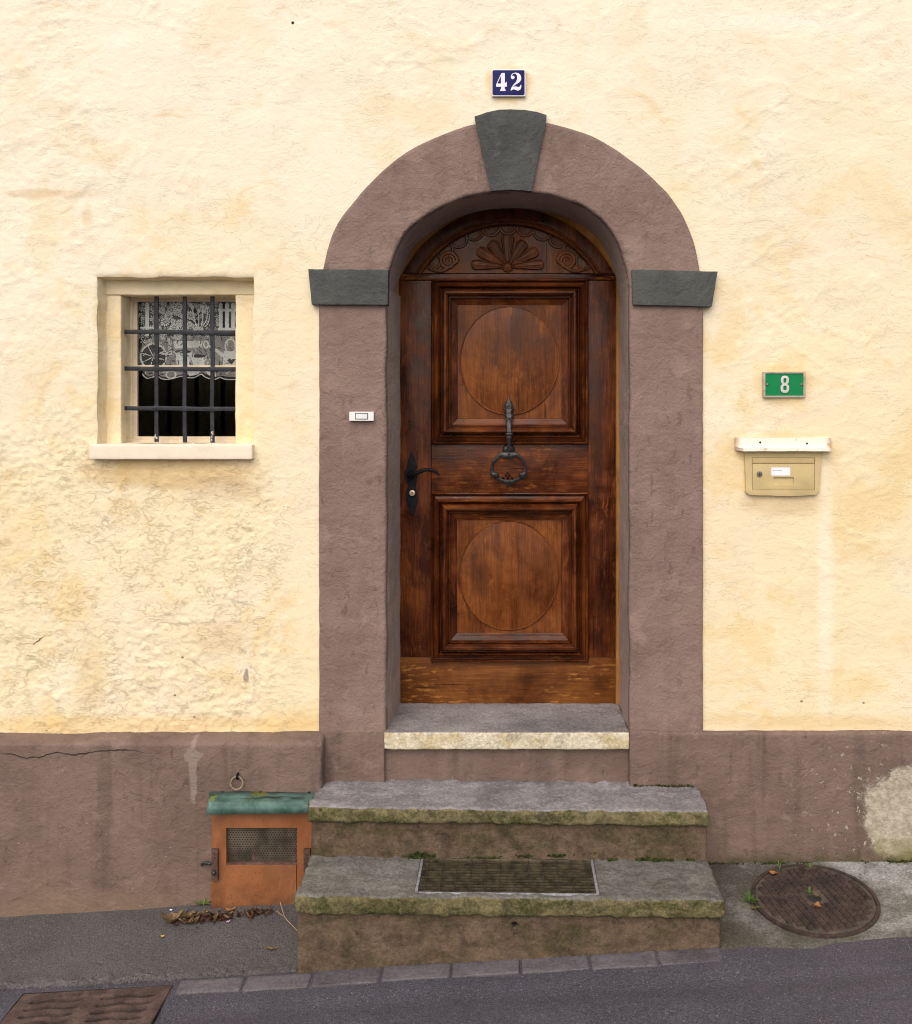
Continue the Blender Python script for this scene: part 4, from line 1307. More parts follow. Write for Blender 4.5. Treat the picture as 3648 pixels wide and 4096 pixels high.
for u, w, v0, v1 in ((978, 92, 838, 985), (1130, 78, 880, 985)):
    flat_poly([(u - w, v0), (u + w, v0), (u + w * .97, v0 + 42), (u + w * .8, v0 + 50), (u + w * .62, v1), (u - w * .62, v1), (u - w * .8, v0 + 50), (u - w * .97, v0 + 42)], LACE, 'pot')
    flat_poly(circ(u, v0 + 4, w * .86, 24, 17), NET, 'pot_mouth')
flat_poly([(1375, 838), (1490, 838), (1502, 985), (1362, 985)], LACE, 'watering_can')
flat_poly([(1375, 905), (1225, 792), (1240, 772), (1378, 862)], LACE, 'spout')
flat_poly(circ(1202, 772, 28, 20, 40), LACE, 'rose_head', [circ(1202, 772, 15, 16, 25)])
flat_poly(circ(1438, 790, 58, 24, 78), LACE, 'can_handle', [circ(1438, 790, 42, 24, 62)])
flat_poly([(1405, 925), (1425, 910), (1445, 922), (1465, 910), (1482, 925), (1445, 972)], NET, 'heart')
flat_poly([(760, 845), (870, 845), (870, 872), (760, 872)], LACE, 'board')
flat_poly([(825, 715), (850, 712), (875, 870), (845, 878)], LACE, 'board')
flat_poly([(880, 740), (1170, 735), (1160, 800), (900, 812)], LACE, 'basket')
flat_poly(circ(862, 1065, 55, 20, 42), LACE, 'ball_pot', [circ(862, 1065, 38, 20, 28)])
flat_poly([(1010, 1020), (1150, 1020), (1130, 1060), (1040, 1080)], LACE, 'shell')
flat_poly([(1180, 1020), (1290, 1020), (1300, 1085), (1230, 1070)], LACE, 'shell')
rl = random.Random(3)
taken = []
def fits(u, v, r):
    if any((u - a) ** 2 + (v - b) ** 2 < (r + c) ** 2 * .8 for a, b, c in taken): return False
    taken.append((u, v, r)); return True
for _ in range(900):
    u, v = rl.uniform(555, 1320), rl.uniform(355, 690)
    if 600 < u < 660: continue
    r = rl.choice((16, 20, 24))
    if fits(u, v, r): daisy(u, v, r, rl.choice((5, 6, 8)), u)
for _ in range(260):
    u, v = rl.uniform(570, 1540), rl.uniform(700, 1060)
    r = rl.choice((14, 18, 22))
    if fits(u, v, r):
        a = rl.uniform(0, 6.3)
        stroke([(u - r * math.cos(a), v - r * math.sin(a)), (u + 4 * math.sin(a), v + 4 * math.cos(a)), (u + r * math.cos(a), v + r * math.sin(a))], 9, NET if rl.random() < .6 else LACE, 'sprig')
EPS[0] += 1
f = FC + .0105
MB().tube([(h[0], -f, h[1] + .002) for h in hem], .0022, 5).build('hem', LACE, cur)

# ------------------------------------------------------------------ house number 42
def at(px, py, f=0.0):
    p = W(px, py, f); return (p.x, p.z)
def roundrect(x0, x1, z0, z1, r, n=5):
    out = []
    for cx_, cz_, a0 in ((x1 - r, z1 - r, 0), (x0 + r, z1 - r, 90), (x0 + r, z0 + r, 180), (x1 - r, z0 + r, 270)):
        for j in range(n + 1):
            a = R(a0 + 90 * j / n); out.append((cx_ + r * math.cos(a), cz_ + r * math.sin(a)))
    return out
x0, z1 = at(1967, 281); x1, z0 = at(2102, 388)
pl42 = thing('house_number_plate', 'blue enamel plate with white number 42 above the keystone', 'sign', ((x0 + x1) / 2, -.01, z0))
MB().prism(roundrect(x0, x1, z0, z1, .004), -.012, .012).build('rim', WHEN, pl42, bevel=.0015)
a, b_ = at(1970, 285), at(2098, 384)
MB().prism(roundrect(a[0], b_[0], b_[1], a[1], .006), .008, .0135).build('enamel_face', BLUEN, pl42, bevel=.001)
def c5(u, v): return at(1900 + u / 7.0, 230 + v / 7.0)
four = [(755, 467), (835, 467), (835, 748), (858, 745), (872, 718), (890, 716), (890, 850), (832, 850), (832, 895), (862, 950), (862, 966), (702, 966), (702, 952), (732, 895), (732, 850), (594, 850), (592, 800), (602, 766), (735, 482)]
MB().prism([c5(*p) for p in four], .010, .0147, [[c5(*p) for p in ((727, 548), (727, 762), (624, 762))]]).build('numeral', WHEN, pl42, smooth=0)
two = [(1003, 590), (1012, 525), (1055, 475), (1130, 457), (1215, 470), (1275, 525), (1295, 600), (1285, 665), (1240, 725), (1150, 785), (1085, 830), (1050, 875), (1085, 850), (1130, 840), (1200, 857), (1250, 850), (1272, 800), (1283, 790), (1293, 805), (1295, 860), (1275, 920), (1230, 952), (1180, 958), (1120, 930), (1070, 922), (1040, 938), (1012, 960), (1000, 950), (1005, 905), (1035, 850), (1080, 790), (1145, 715), (1172, 660), (1180, 590), (1168, 525), (1130, 484), (1088, 484), (1050, 505), (1032, 545)]
mb = MB().prism([c5(*p) for p in two], .010, .0147)
mb.prism([c5(1057 + 52 * math.cos(t), 592 + 48 * math.sin(t)) for t in np.linspace(0, 2 * math.pi, 21)[:-1]], .010, .0149)
mb.build('numeral', WHEN, pl42, smooth=0)

# ------------------------------------------------------------------ green plate 8
x0, z1 = at(3050, 1487); x1, z0 = at(3218, 1590)
pl8 = thing('house_number_plate', 'green metal plate with pale raised number 8 above the letter box', 'sign', ((x0 + x1) / 2, -.01, z0))
MB().prism(roundrect(x0, x1, z0, z1, .002), -.012, .014, [roundrect(x0 + .008, x1 - .008, z0 + .007, z1 - .007, .002)[::-1]]).build('rim', PLATE, pl8, bevel=.0012)
MB().box(x0 + .0075, x1 - .0075, -.012, .0105, z0 + .0065, z1 - .0065).build('plate_face', GRNEN, pl8, smooth=0)
def c4(u, v, f=0): return at(2800 + u / 2.6, 1400 + v / 2.6, f)
def stad(u0, v0, u1, v1, r):
    x0, z1 = c4(u0, v0); x1, z0 = c4(u1, v1)
    return roundrect(x0, x1, z0, z1, r / 2600, 6)
top, bot_ = stad(832, 270, 914, 366, 38), stad(828, 352, 916, 448, 40)
eight = [p for p in top if p[1] > c4(0, 350)[1]]
o_top = roundrect(*(c4(832, 0)[0], c4(914, 0)[0], c4(0, 362)[1], c4(0, 269)[1]), .0150, 6)
outl = []
for (u, v) in ((914, 305), (908, 285), (895, 272), (873, 268), (851, 272), (838, 285), (832, 305), (832, 330), (838, 345), (848, 356), (836, 367), (829, 383), (828, 405), (834, 430), (850, 444), (873, 449), (896, 444), (911, 430), (917, 405), (916, 383), (909, 367), (897, 356), (908, 345), (914, 330)):
    outl.append(c4(u, v))
mb = MB().prism(outl, .009, .0155, [stad(858, 294, 888, 342, 14)[::-1], stad(856, 371, 890, 420, 15)[::-1]])
mb.build('numeral', NUM8, pl8, bevel=.0006)
for u in (694, 1049):
    x, z = c4(u, 361)
    MB().dome((x, -.0105, z), .0055, .003, .0055, 10, 4).build('screw', STEEL, pl8)

# ------------------------------------------------------------------ letter box
lb = thing('letter_box', 'beige wall letter box with lock, name label and white rain flashing', 'mailbox', (at(3130, 1981)[0], -.01, at(3130, 1981)[1]))
bx0, bz1 = c4(457, 1045); bx1, bz0 = c4(1256, 1512)
body = [(bx0, bz1), (bx1, bz1), (bx1 - .004, (bz0 + bz1) / 2), (bx1 - .010, bz0 + .02), (bx1 - .024, bz0 + .003), ((bx0 + bx1) / 2 + .02, bz0 - .002), (bx0 + .02, bz0 + .003), (bx0 + .006, bz0 + .014)]
dx0, dz1 = c4(537, 1117); dx1, dz0 = c4(1184, 1455)
MB().prism(densify(body, .02, .001, 4), -.06, .014, [[(dx0, dz0), (dx1, dz0), (dx1, dz1), (dx0, dz1)]]).build('surround', BEIGE2, lb, bevel=.002)
MB().box(dx0 - .01, dx1 + .01, -.07, -.004, dz0 - .01, dz1 + .01).build('back_box', DARKG, lb, smooth=0)
zfl = c4(0, 1177)[1]
MB().box(dx0 + .0016, dx1 - .0016, -.003, .0125, zfl + .0012, dz1 - .0014).build('flap', BEIGE, lb, bevel=.0012)
nx0, nz1 = c4(757, 1322); nx1, nz0 = c4(965, 1398)
MB().prism([(dx0 + .0016, dz0 + .0014), (dx1 - .0016, dz0 + .0014), (dx1 - .0016, zfl - .0012), (dx0 + .0016, zfl - .0012)], -.003, .0135,
           [[(nx0, nz0), (nx1, nz0), (nx1, nz1), (nx0, nz1)]]).build('door', BEIGE, lb, bevel=.0012)
lbd = bpy.context.scene.objects[[o.name for o in lb.children if o.name.startswith('door')][0]]
MB().box(nx0 - .003, nx1 + .003, -.002, .007, nz0 - .003, nz1 + .003).build('name_slot', BEIGE2, lbd, smooth=0)
x, z = c4(608, 1285)
MB().tube([(x, -.012, z), (x, -.020, z)], .0105, 16).build('lock', STEEL, lbd, bevel=.001)
MB().box(x - .001, x + .001, .019, .0206, z - .006, z + .005).build('keyhole', IRON, lbd, smooth=0)
qx0, qz1 = c4(733, 1219); qx1, qz0 = c4(928, 1303)
MB().box(qx0, qx1, .0125, .0142, qz0, qz1).build('name_label', PAPER, lbd, smooth=0)
mb = MB()
ux = 747
for wd in (7, 6, 5, 8, 6, 5, 0, 9, 6, 7, 6, 8, 6):
    if wd:
        xx, zz = c4(ux, 1252)
        mb.box(xx, xx + wd / 2600 * .75, .0140, .0144, zz - .0013, zz + .0013)
    ux += wd + 1 if wd else 5
mb.build('faint_print', INK, lbd, smooth=0)
# white flashing over it: wall strip and a sloping drip
kx0, kz1 = c4(362, 912); kx1, kz0 = c4(1355, 1062)
prof = [(.000, kz1), (.012, kz1 - .001), (.013, c4(0, 1004)[1]), (.020, c4(0, 1012)[1]), (.044, c4(0, 1019)[1] + .001), (.045, c4(0, 1048)[1] + .0005), (.036, c4(0, 1050)[1]), (.004, c4(0, 1050)[1] + .004)]
nseg = 24
rows = []
for (f, z) in prof:
    row = []
    for j in range(nseg + 1):
        t = j / nseg
        ins = .024 if f > .03 else (.012 if f > .018 else 0)
        x = kx0 + ins + (kx1 - kx0 - 1.4 * ins) * t
        row.append((x, -f, z + mnoise.noise(Vector((x * 20, f * 30, 3))) * .0008))
    rows.append(row)
P = np.array(rows)
V = P.reshape(-1, 3).tolist(); n1 = nseg + 1
F = [tuple(q) for q in grid_faces(len(prof), n1, False)] + [tuple(i * n1 for i in range(len(prof))), tuple(i * n1 + nseg for i in range(len(prof)))[::-1]]
flash = mesh_obj('rain_flashing', V, F, CHIPW, lb, smooth=30)
for u, v in ((618, 960), (868, 968), (1104, 971), (1320, 974)):
    x, z = c4(u, v)
    MB().dome((x, -.012, z), .0045, .0035, .0045, 9, 3).build('screw', BRASS if u == 1320 else (CHIPW if u == 868 else IRON), flash)

# ------------------------------------------------------------------ door bell
x0, z1 = at(1398, 1647, .03); x1, z0 = at(1495, 1683, .03)
bell = thing('doorbell', 'white plastic bell push on the left door jamb', 'doorbell', ((x0 + x1) / 2, -.02, z0))
case = MB().prism(roundrect(x0, x1, z0, z1, .002), .010, .036).build('case', WHITE, bell, bevel=.0018)
a, b_ = at(1420, 1652, .036), at(1472.5, 1678, .036)
MB().prism(roundrect(a[0], b_[0], b_[1], a[1], .0012), .034, .0366).build('button_gap', DARKG, case, smooth=0)
MB().prism(roundrect(a[0] + .003, b_[0] - .003, b_[1] + .003, a[1] - .003, .001), .035, .0385).build('button', BTN, case, bevel=.001)


# ------------------------------------------------------------------ door knocker
def k7(u, v, f=FF + .03):
    p = W(1900 + u / 4.865, 1550 + v / 4.865, f); return p.x, p.z
kn = thing('door_knocker', 'grey wrought iron ring knocker hanging on the middle of the door', 'door knocker', (k7(655, 1)[0], -(FF + .01), k7(0, 1960)[1]))
sp = 1 / 4865 * kd
strap = [(140, 3, .006), (200, 11, .009), (238, 20, .012), (255, 34, .014), (275, 58, .015), (310, 80, .016), (345, 90, .017), (385, 78, .017), (415, 82, .017), (430, 104, .017), (447, 84, .018), (465, 62, .019), (480, 88, .020), (500, 82, .020), (515, 66, .020), (538, 90, .021), (560, 84, .022),
         (575, 66, .023), (600, 66, .026), (640, 62, .038), (720, 54, .046), (800, 52, .052), (840, 62, .054), (860, 66, .055), (875, 56, .054), (890, 70, .057), (905, 74, .058), (920, 70, .057), (940, 54, .054), (965, 58, .054), (1000, 48, .053), (1060, 44, .051), (1120, 42, .048), (1170, 44, .046), (1215, 58, .044), (1250, 46, .042)]
V, F = [], []
for v, hw, h in strap:
    x, z = k7(657 + (v - 140) * .006, v)
    w = hw * sp
    for (a, dpt) in ((-1, -.012), (-1, -.005), (-.55, 0), (.55, 0), (1, -.005), (1, -.012)):
        V.append((x + a * w, -(FF + h + dpt), z))
for i in range(len(strap) - 1):
    for j in range(6):
        a, b2 = i * 6 + j, i * 6 + (j + 1) % 6
        F.append((a, a + 6, b2 + 6, b2))
F += [tuple(range(6)), tuple((len(strap) - 1) * 6 + j for j in range(5, -1, -1))]
mesh_obj('strap', V, F, PEWTER, kn, smooth=30)
for u, v, r in ((655, 355, 26), (580, 484, 17), (735, 486, 17), (578, 540, 15), (740, 562, 15), (545, 430, 12), (768, 428, 12), (660, 620, 22), (675, 908, 16)):
    x, z = k7(u, v)
    h = np.interp(v, [s[0] for s in strap], [s[2] for s in strap])
    MB().dome((x, -(FF + h - .004), z), r * sp, .0075, r * sp, 10, 4).build('boss', PEWTER, kn)
x, z = k7(655, 1220)
MB().dome((x, -(FF - .002), z), 122 * sp, .016, 122 * sp, 24, 5).build('rose', PEWTER, kn)
MB().tube([(x, -(FF + .006), z + .001), (x, -(FF + .04), z + .001)], .011, 10).build('pivot', IRON, kn)
x, z = k7(660, 1285)
MB().ball((x, -(FF + .049), z), .0065, .006, .0075).build('boss', PEWTER, kn)
half = [(657, 1325, 50), (585, 1318, 44), (520, 1315, 38), (460, 1345, 28), (400, 1405, 24), (352, 1480, 22), (332, 1560, 22), (334, 1640, 28), (352, 1690, 40), (405, 1715, 44), (430, 1758, 30), (500, 1805, 26), (580, 1832, 26), (657, 1842, 34)]
cl = [(657 + (657 - u), v, w) for u, v, w in half[1:-1]][::-1]
loop = catmull([(u, v, w) for u, v, w in half + cl], 5, True)
pts, rad = [], []
for u, v, w in loop:
    t = (v - 1315) / 530
    x, z = k7(u, v)
    pts.append((x, -(FF + .040 - .024 * t), z)); rad.append(w * sp * 1.45)
kring = MB().tube(pts, rad, 9, closed=True, flat=.7).build('ring', PEWTER, kn)
mb = MB()
for u, v, r in ((600, 1710, 24), (668, 1708, 24), (548, 1760, 26), (725, 1762, 26), (632, 1660, 18), (636, 1760, 24)):
    x, z = k7(u, v, FF); mb.dome((x, -(FF - .003), z), r * sp, .016, r * sp, 9, 4)
mb.build('strike_plate', IRON, kn)
mb = MB()
for u, v, r in ((597, 1890, 20), (672, 1892, 20), (634, 1955, 16), (634, 1915, 22)):
    x, z = k7(u, v); mb.ball((x, -(FF + .014), z), r * sp, .006, r * sp, 8, 6)
mb.build('finial', PEWTER, kring)
for u, v, t in ((300, 1690, -1), (325, 1745, -1), (1012, 1715, 1), (985, 1760, 1)):
    x, z = k7(u, v); MB().ball((x, -(FF + .024), z), .0035, .004, .0035, 7, 5).build('boss', PEWTER, kn)

# ------------------------------------------------------------------ steps
steps = thing('entrance_steps', 'two mossy stone entrance steps with muddy painted risers before the door', 'steps', (0, -.27, -.05))
def tilt(V):
    V = V.copy(); V[:, 2] -= .011 * V[:, 0]
    return V
def worn(V):
    V = tilt(V)
    c = np.exp(-((V[:, 0] - .02) / .45) ** 2) * sstep(.15, .27, -V[:, 1])
    V[:, 2] -= .004 * c * (V[:, 2] > .36)
    return V
stone('tread', STEP, -.748, .757, -.015, .270, .333, .396, .014, .010, .035, .012, steps, 101, worn, lowamp=.003, lowscale=.15)
GR = dict(x0=-.325, x1=.322, f0=.252, f1=.519)
def sk2(x, y, z, ax): return ax in ('top', 'bottom') and GR['x0'] < x < GR['x1'] and GR['f0'] < -y < GR['f1']
stone('tread', STEP2, -.738, .752, .12, .545, .131, .200, .015, .010, .035, .012, steps, 102, tilt, sk2, (GR['x0'], GR['x1']), (GR['f0'], GR['f1']), lowamp=.003, lowscale=.15)
stone('riser', RISER, -.736, .748, -.05, .247, .02, .335, .008, .005, .05, .014, steps, 103, tilt, lambda x, y, z, ax: ax == 'front' and False, lowamp=.004)
stone('riser', RISER, -.731, .742, .06, .524, -.35, .128, .008, .005, .05, .014, steps, 104, tilt, lambda x, y, z, ax: ax == 'front' and (x - .026) ** 2 + (z - .094) ** 2 < .0006, lowamp=.004)
hx, hz_ = .026, .094
hole = [(hx + (.0135 + .004 * math.sin(t * 3 + 1)) * math.cos(t), hz_ + .0135 * math.sin(t)) for t in np.linspace(0, 2 * math.pi, 17)[:-1]]
col_ = [(hx + (.030 + .004 * math.sin(t * 2)) * math.cos(t), hz_ + .028 * math.sin(t)) for t in np.linspace(0, 2 * math.pi, 25)[:-1]]
MB().prism(col_, .47, .5262, [hole]).build('drain_hole', RISER, steps, bevel=.002)
# grating set in the lower tread
gt_ = thing('step_grating', 'galvanised boot grating set into the lower stone step', 'grating', ((GR['x0'] + GR['x1']) / 2, -(GR['f0'] + GR['f1']) / 2, .13))
def tz(x): return -.011 * x
gx0, gx1, gf0, gf1 = GR['x0'], GR['x1'], GR['f0'], GR['f1']
def gbox(name, mat, x0, x1, f0, f1, z0, z1, bev=0):
    mb = MB().box(x0, x1, f0, f1, z0, z1)
    mb.V = [(x, y, z + tz(x)) for x, y, z in mb.V]
    return mb.build(name, mat, gt_, smooth=0 if not bev else 30, bevel=bev)
gbox('frame', GALVE, gx0 + .002, gx0 + .011, gf0 + .002, gf1 - .002, .160, .2015, .001)
gbox('frame', GALVE, gx1 - .011, gx1 - .002, gf0 + .002, gf1 - .002, .160, .2015, .001)
gbox('frame', GALVE, gx0 + .0115, gx1 - .0115, gf1 - .010, gf1 - .002, .160, .2010, .001)
gbox('frame', GALV, gx0 + .0115, gx1 - .0115, gf0 + .002, gf0 + .006, .160, .2010, .001)
GALVD = simple('dark_grating_iron', (.05, .042, .032), .6, .4, .2, .4, 40)
for k in range(12):
    x = gx0 + .011 + (gx1 - gx0 - .022) * (k + .42) / 11.85
    gbox('bar', GALVD, x - .0014, x + .0014, gf0 + .0065, gf1 - .0105, .185, .1995)
BRASSY = simple('weathered_grating_bar', (.075, .060, .036), .55, .4, .3, .6, 25, .2)
for k in range(12):
    f = gf0 + .006 + (gf1 - gf0 - .016) * (k + .6) / 12.3
    gbox('cross_bar', BRASSY, gx0 + .0116, gx1 - .0116, f - .0012, f + .0012, .1915, .1988)
V, Q = [], None
px_ = np.linspace(gx0 + .0, gx1 - .0, 90); pf_ = np.linspace(gf0, gf1, 40)
A, B = np.meshgrid(px_, pf_, indexing='ij')
Zp = .133 + .012 * np.abs(fbm(A / .05, B / .03, 0 * A, 3, 140)) + tz(A)
PIT = make_stone('silted_pit_floor', (.016, .012, .006), (.035, .026, .012), (.016, .012, .006), (.03, .02, .01), (.014, .013, .004), .5, .1)
pit = fast_mesh('silt', np.stack([A, -B, Zp], -1).reshape(-1, 3), grid_faces(90, 40, True), PIT, gt_)
for (xa, xb, fa, fb) in ((gx0 - .004, gx0 + .0015, gf0, gf1), (gx1 - .0015, gx1 + .004, gf0, gf1), (gx0 + .0015, gx1 - .0015, gf1 - .0015, gf1 + .004), (gx0 + .0015, gx1 - .0015, gf0 - .004, gf0 + .0015)):
    gbox('pit_wall', RISER, xa, xb, fa, fb, .125, .196)

# ------------------------------------------------------------------ cellar hatch
FH = .128
def hp(u, v, f=FH):
    p = W(700 + u / 2.275, 3000 + v / 2.275, f); return (p.x, p.z)
hatch = thing('cellar_hatch', 'orange painted cellar hatch with mesh vent and green sheet metal cover', 'hatch', (hp(780, 0)[0], -.1, -.09))
MB().prism([hp(340, 560), hp(1292, 560), hp(1292, 1470), hp(326, 1470)], .06, FH,
           [[hp(*p) for p in ((466, 711), (1110, 711), (1110, 1452), (1104, 1452), (1104, 1048), (466, 1048))]]).build('front_panel', ORANGE, hatch, bevel=.0025)
x0, z1 = hp(440, 690); x1, z0 = hp(1140, 1060)
MB().box(x0, x1 + .02, .088, .0965, z0 - .2, z1).build('backing', DARKG, hatch, smooth=0)
a, b_ = hp(468, 1030), hp(1108, 1050)
MB().box(a[0], b_[0], .097, FH - .004, b_[1] - .004, a[1] - .001).build('ledge', HINGE, hatch, bevel=.001)
# perforated sheet with real holes
mb = MB()
pitch = .0103
x0, z1 = hp(462, 707); x1, z0 = hp(1114, 1036)
nr_, nc_ = int((z1 - z0) / (pitch * .866)) + 1, int((x1 - x0) / pitch) + 1
V, F = [], []
for i in range(nr_):
    for j in range(nc_):
        cxh = x0 + pitch * (j + .5 * (i % 2) + .25); czh = z0 + pitch * .866 * (i + .5)
        n = len(V)
        for q, rr in ((0, pitch / math.sqrt(3) * .999), (1, .0031)):
            for k in range(6):
                t = R(60 * k + 30)
                V.append((min(x1, max(x0, cxh + rr * math.cos(t))), -.1075, min(z1, max(z0, czh + rr * math.sin(t)))))
        F += [(n + k, n + (k + 1) % 6, n + 6 + (k + 1) % 6, n + 6 + k) for k in range(6)]
mesh_obj('mesh_vent', V, F, MESHM, hatch, smooth=0)
# green cover: top sheet and hanging lip
bl, br = W(838, 3163, .088), W(1275, 3168, .088)
fl, fr2 = W(832, 3207, .165), W(1243, 3207, .165)
ll, lr = W(825, 3259, .172), W(1242, 3253, .172)
rows = []
for (A_, B_) in ((bl, br), (bl.lerp(fl, .5), br.lerp(fr2, .5)), (fl, fr2), (fl.lerp(ll, .5), fr2.lerp(lr, .5)), (ll, lr)):
    row = []
    for j in range(31):
        p = A_.lerp(B_, j / 30)
        w = mnoise.noise(Vector((p.x * 14, p.z * 8, 4)))
        row.append((p.x, p.y - w * .004, p.z + w * .0025))
    rows.append(row)
P = np.array(rows)
cv = fast_mesh('cover', P.reshape(-1, 3), grid_faces(len(rows), 31, False), GREEN, hatch)
cv.data.set_sharp_from_angle(angle=R(35))
md = cv.modifiers.new('thickness', 'SOLIDIFY'); md.thickness = .002; md.offset = -1
cv['label'] = 'green sheet metal rain cover with yellow lichen'
for u in (430, 775, 1222):
    x, z = hp(u, 392, .095); MB().dome((x, -.092, z + .001), .006, .005, .006, 8, 3).build('nail', IRON, cv)
for u0, u1, v0, v1 in ((328, 384, 912, 1200), (1166, 1226, 912, 1110)):
    a, b_ = hp(u0, v0, FH + .02), hp(u1, v1, FH + .02)
    MB().box(a[0], b_[0], FH - .03, FH + .016, b_[1], a[1]).build('strap_iron', HINGE, hatch, bevel=.002)
for u, v in ((352, 1120), (1200, 1080)):
    x, z = hp(u, v, FH + .02); MB().dome((x, -(FH + .015), z), .011, .012, .011, 6, 3).build('bolt', PEWTER, hatch)
for u, v in ((355, 950), (355, 985), (1200, 960), (1200, 990)):
    x, z = hp(u, v, FH + .02); MB().dome((x, -(FH + .0155), z), .003, .0015, .003, 8, 2).build('rivet', IRON, hatch)
p0 = [(*hp(245, 1045, .10), .10), (*hp(270, 1025, .11), .112), (*hp(300, 1030, .12), .12), (*hp(330, 1035, .12), .125)]
MB().tube([(p[0], -p[2], p[1]) for p in p0], [.006, .0085, .007, .005], 8).build('latch_pin', PEWTER, hatch)

# ------------------------------------------------------------------ tethering ring
cxr, czr = W(946, 3134, .11).x, W(946, 3134, .11).z
tr = thing('wall_ring', 'small rusty iron ring hanging on the left plinth above the green cover', 'ring', (cxr, -.1, czr - .027))
MB().tube([(cxr + .0235 * math.cos(t), -(.106 - .004 * math.sin(t)), czr + .0235 * math.sin(t)) for t in np.linspace(0, 2 * math.pi, 33)[:-1]], .0033, 8, closed=True).build('ring', make_rust('dull_bronze', (.14, .10, .06), (.24, .18, .12), (.36, .29, .21)), tr)
MB().tube([(cxr + .002, -.080, czr + .034), (cxr + .002, -.103, czr + .033), (cxr + .002, -.113, czr + .026), (cxr + .002, -.106, czr + .016), (cxr + .002, -.085, czr + .015)], .0042, 8).build('staple', IRON, tr)

# ------------------------------------------------------------------ things on the ground
def on_ground(px, py, zfun, lift=0.0):
    f = .3
    for _ in range(9):
        k = (DIST - f) / DIST
        x = (px - 2030) / 1000 * k
        z = float(zfun(np.array([[x]]), np.array([[f]]))[0, 0])
        f = f * .25 + .75 * (DIST - DIST * (EYE - z) / ((py - 1600) / 1000))
    return Vector((x, -f, z + lift))
def onpave(px, py, l=0.0): return on_ground(px, py, pave_z, l)
def onapron(px, py, l=0.0): return on_ground(px, py, apron_z, l)
def onroad(px, py, l=0.0): return on_ground(px, py, road_z, l)

# manhole cover lying in the apron
mc = onapron(3258, 3601); MR = .214
h_ = .12
def apz(x, f): return float(apron_z(np.array([[x]]), np.array([[f]]))[0, 0])
sxp = (apz(mc.x + h_, -mc.y) - apz(mc.x - h_, -mc.y)) / (2 * h_)
sfp = (apz(mc.x, -mc.y + h_) - apz(mc.x, -mc.y - h_)) / (2 * h_)
def mt(V):
    V = np.asarray(V, float).copy()
    V[:, 2] += mc.z + sxp * (V[:, 0] - mc.x) + sfp * (-V[:, 1] + mc.y)
    return V
mh = thing('manhole_cover', 'round rusty cast iron manhole cover right of the steps', 'manhole cover', (mc.x, mc.y, mc.z))
def disc(r0, r1, z0, z1, n=64):
    mb = MB(); V = []
    for r, z in ((r0, z0), (r0, z1), (r1, z1), (r1, z0)):
        V += [(mc.x + r * math.cos(t), mc.y + r * math.sin(t), z) for t in np.linspace(0, 2 * math.pi, n + 1)[:-1]]
    F = [(q * n + i, q * n + (i + 1) % n, ((q + 1) % 4) * n + (i + 1) % n, ((q + 1) % 4) * n + i) for q in range(4) for i in range(n)]
    return mb.add(V, [f[::-1] for f in F])
def bd(mb, name, mat, bev=.001):
    mb.V = mt(mb.V).tolist(); return mb.build(name, mat, mh, bevel=bev)
bd(disc(MR + .003, MR + .016, -.02, .009), 'rim', RUST)
bd(disc(.026, MR, -.02, .0075), 'plate', make_rust('dusty_cast_iron', (.045, .036, .030), (.080, .064, .052), (.12, .098, .080)))
bd(disc(.0005, .0265, -.02, .0035), 'lifting_hole', DARKG, 0)
mb = MB()
ca, sa = math.cos(R(12)), math.sin(R(12))
pt = .0265
for i in range(-9, 10):
    for j in range(-9, 10):
        u, v = i * pt, j * pt
        rr = math.hypot(u, v)
        if rr > MR - .018 or rr < .045: continue
        s_ = .0112
        base = []
        for q, zz, ss in ((0, .007, s_), (1, .0125, s_ * .84)):
            for a, b2 in ((-1, -1), (1, -1), (1, 1), (-1, 1)):
                x, y = u + a * ss, v + b2 * ss
                base.append((mc.x + x * ca - y * sa, mc.y + x * sa + y * ca, zz))
        mb.add(base, [(4, 5, 6, 7)] + [(k, (k + 1) % 4, 4 + (k + 1) % 4, 4 + k) for k in range(4)])
bd(mb, 'stud_pattern', RUST, 0)['kind'] = 'stuff'

# drain grate in the road
dr = thing('drain_grate', 'square rusty cast iron drain grate with wavy slots in the road', 'drain', ((DG['x0'] + DG['x1']) / 2, -.8, zr(-1.4)))
def slot(x0, x1, f, w=.0085, ph=0.0):
    n = 18; up, dn = [], []
    for j in range(n + 1):
        x = x0 + (x1 - x0) * j / n
        c = f + .0045 * math.sin((x - x0) / (x1 - x0) * 2 * math.pi * 1.5 + ph)
        e = min(1, math.sqrt(max(.0, 1 - (abs(j / n * 2 - 1)) ** 12)) + .15)
        up.append((x, -(c - w * e))); dn.append((x, -(c + w * e)))
    return up + dn[::-1]
outer = [(DG['x0'] + .004, -DG['f1'] + .004), (DG['x1'] - .004, -DG['f1'] + .004), (DG['x1'] - .004, -DG['f0'] - .004), (DG['x0'] + .004, -DG['f0'] - .004)]
xm = (DG['x0'] + DG['x1']) / 2
holes = []
for i in range(11):
    f = DG['f0'] + .055 + .0405 * i
    holes.append(slot(DG['x0'] + .045, xm - .028, f, .0088, .5)); holes.append(slot(xm + .026, DG['x1'] - .040, f, .0088, .5))
loops = [outer] + holes
flat = [p for l in loops for p in l]
tris = tessellate_polygon([[Vector((p[0], p[1], 0)) for p in l] for l in loops])
n = len(flat)
def ztop(x): return zr(x) + .001
V = [(p[0], p[1], ztop(p[0])) for p in flat] + [(p[0], p[1], ztop(p[0]) - .035) for p in flat]
F = []
for a, b2, c in tris:
    ar = (flat[b2][0] - flat[a][0]) * (flat[c][1] - flat[a][1]) - (flat[c][0] - flat[a][0]) * (flat[b2][1] - flat[a][1])
    if ar < 0: b2, c = c, b2
    F += [(a, b2, c), (a + n, c + n, b2 + n)]
i0 = 0
